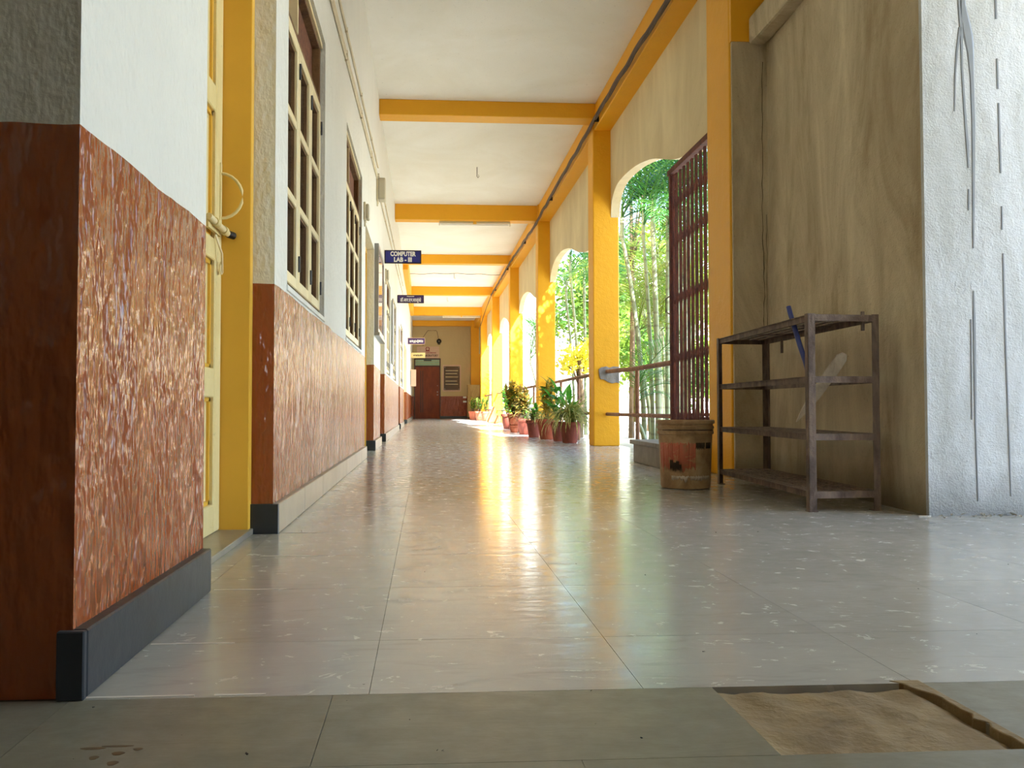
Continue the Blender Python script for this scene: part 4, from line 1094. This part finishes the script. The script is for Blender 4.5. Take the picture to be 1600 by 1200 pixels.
def tree(name, x, y, z, H, rx, rz, label, mat='leaf', seed=0, n=2600, ls=.10, cat='tree', trunk=.09, group=None, low=0):
    rr = random.Random(seed); T = empty(name, (x, y, z)); tag(T, label, cat, group)
    m = MB(); blobs = [(Vector((rr.gauss(0, rx * .45), rr.gauss(0, rx * .45), H + rr.uniform(-.7, .7) * rz)), rr.uniform(.35, .6) * rx) for _ in range(12)]
    for k in range(n):
        c, r_ = rr.choice(blobs); d = Vector((rr.gauss(0, 1), rr.gauss(0, 1), rr.gauss(0, 1))).normalized(); p = c + d * r_ * rr.uniform(.6, 1.05)
        u = Vector((rr.gauss(0, 1), rr.gauss(0, 1), rr.gauss(0, .6))).normalized(); v = u.cross(d)
        v = v.normalized() if v.length > .01 else Vector((0, 0, 1)); s = ls * rr.uniform(.6, 1.3)
        m.add([p, p + u * s * .5 + v * s * .28 + d * s * .06, p + u * s, p + u * s * .5 - v * s * .28 + d * s * .06], [(0, 1, 2, 3)])
    m.build('crown', mat, T, loc=(0, 0, 0), smooth=False)
    b = MB().tube([(0, 0, 0), (.05, .03, H * .5), (0, 0, H)], [trunk, trunk * .8, trunk * .4], 8); b.build('trunk', 'bark', T, loc=(0, 0, 0))
    for c, r_ in blobs[:6]:
        MB().tube([(0.03, .02, H * .6), tuple((Vector((0, 0, H * .8)) + c) * .5), tuple(c)], [trunk * .4, trunk * .25, trunk * .08], 5).build('branch', 'bark', T, loc=(0, 0, 0))
    return T
palm(3.5, 11.9, 7, 'areca palm clump with pale ringed stems framed by the gate bay', 'palm', 1, hgt=(2.9, 3.7), fr=7, fs=1.0)
palm(4.7, 15.2, 7, 'yellow-green areca palm clump further out behind the gate bay', 'palm_y', 2, hgt=(2.2, 3.6), fr=6)
palm(3.5, 17.9, 5, 'areca palm clump seen over the railing of the second bay', 'palm', 3, hgt=(2.6, 3.6), fr=6, fs=.9)
palm(5.6, 12.8, 5, 'areca palm clump partly hidden behind the folding gate', 'palm', 4, hgt=(2.0, 3.2), fr=6)
palm(3.75, 12.9, 4, 'half-grown areca palm between the tall ringed stems', 'palm_y', 8, hgt=(.9, 1.9), fr=7, fs=.8)
palm(4.35, 10.2, 3, 'areca palm whose fronds sweep across the gate arch from the right', 'palm', 9, hgt=(2.2, 2.8), fr=8, fs=.95)
palm(4.0, 26.8, 4, 'farthest areca palm, seen through the third bay opening', 'palm', 12, hgt=(1.9, 2.7), fr=8, fs=1.0)
palm(2.95, 9.9, 2, 'low young palm rising just outside the patched column', 'palm', 6, hgt=(.25, .6), fr=6, fs=.5)
tree('broadleaf_tree', 7.2, 24, -.14, 3.4, 2.6, 1.9, 'broad green tree behind the palms of the gate bay', 'leaf', 11, 8000, .2, group='trees beyond the palms')
tree('broadleaf_tree', 5.6, 20.5, -.14, 2.0, 1.5, 1.2, 'low yellow-green tree behind the ringed palm stems', 'leaf', 12, 5500, .15, group='trees beyond the palms')
tree('broadleaf_tree', 6.0, 26.2, -.14, 4.4, 1.9, 1.6, 'tall green tree filling the top of the second bay', 'leaf', 13, 5500, .2, group='trees beyond the palms')
tree('yellow_shrub', 3.02, 16.2, -.14, 1.55, .42, .30, 'yellow-leaved shrub on a green trunk beyond the second bay railing', 'leaf_y', 14, 700, .11, 'shrub', .07)

tree('added_shade_tree', 3.95, 10.9, -.14, 5.7, 1.75, .75, 'leafy tree added above the gate bay to dapple the columns', 'leaf', 31, 2800, .16, group='trees added to shade the columns', trunk=.06)  # both trees put in to shade and dapple columns, crowns out of view
tree('added_shade_tree', 4.0, 16.0, -.14, 5.7, 1.75, .75, 'leafy tree added above the second bay to dapple the columns', 'leaf', 32, 1500, .16, group='trees added to shade the columns', trunk=.06)
# white house added far behind the garden so the gaps turn bright white
hs = empty('backdrop_house', (12, 48, 0)); tag(hs, 'white house added beyond the garden as a bright backdrop', 'house')
MB().box(2.5, 30, 46, 54, -.14, 6.2).build('house_wall', 'plaster_far', hs)
MB().box(2.2, 30.3, 45.6, 54.3, 6.2, 6.5).build('roof_slab', 'plaster_far', hs)
for x in (5, 8.5, 12, 15.5, 19): MB().box(x - .6, x + .6, 45.97, 46.02, 1.0, 2.4).build('window', 'pane', hs)
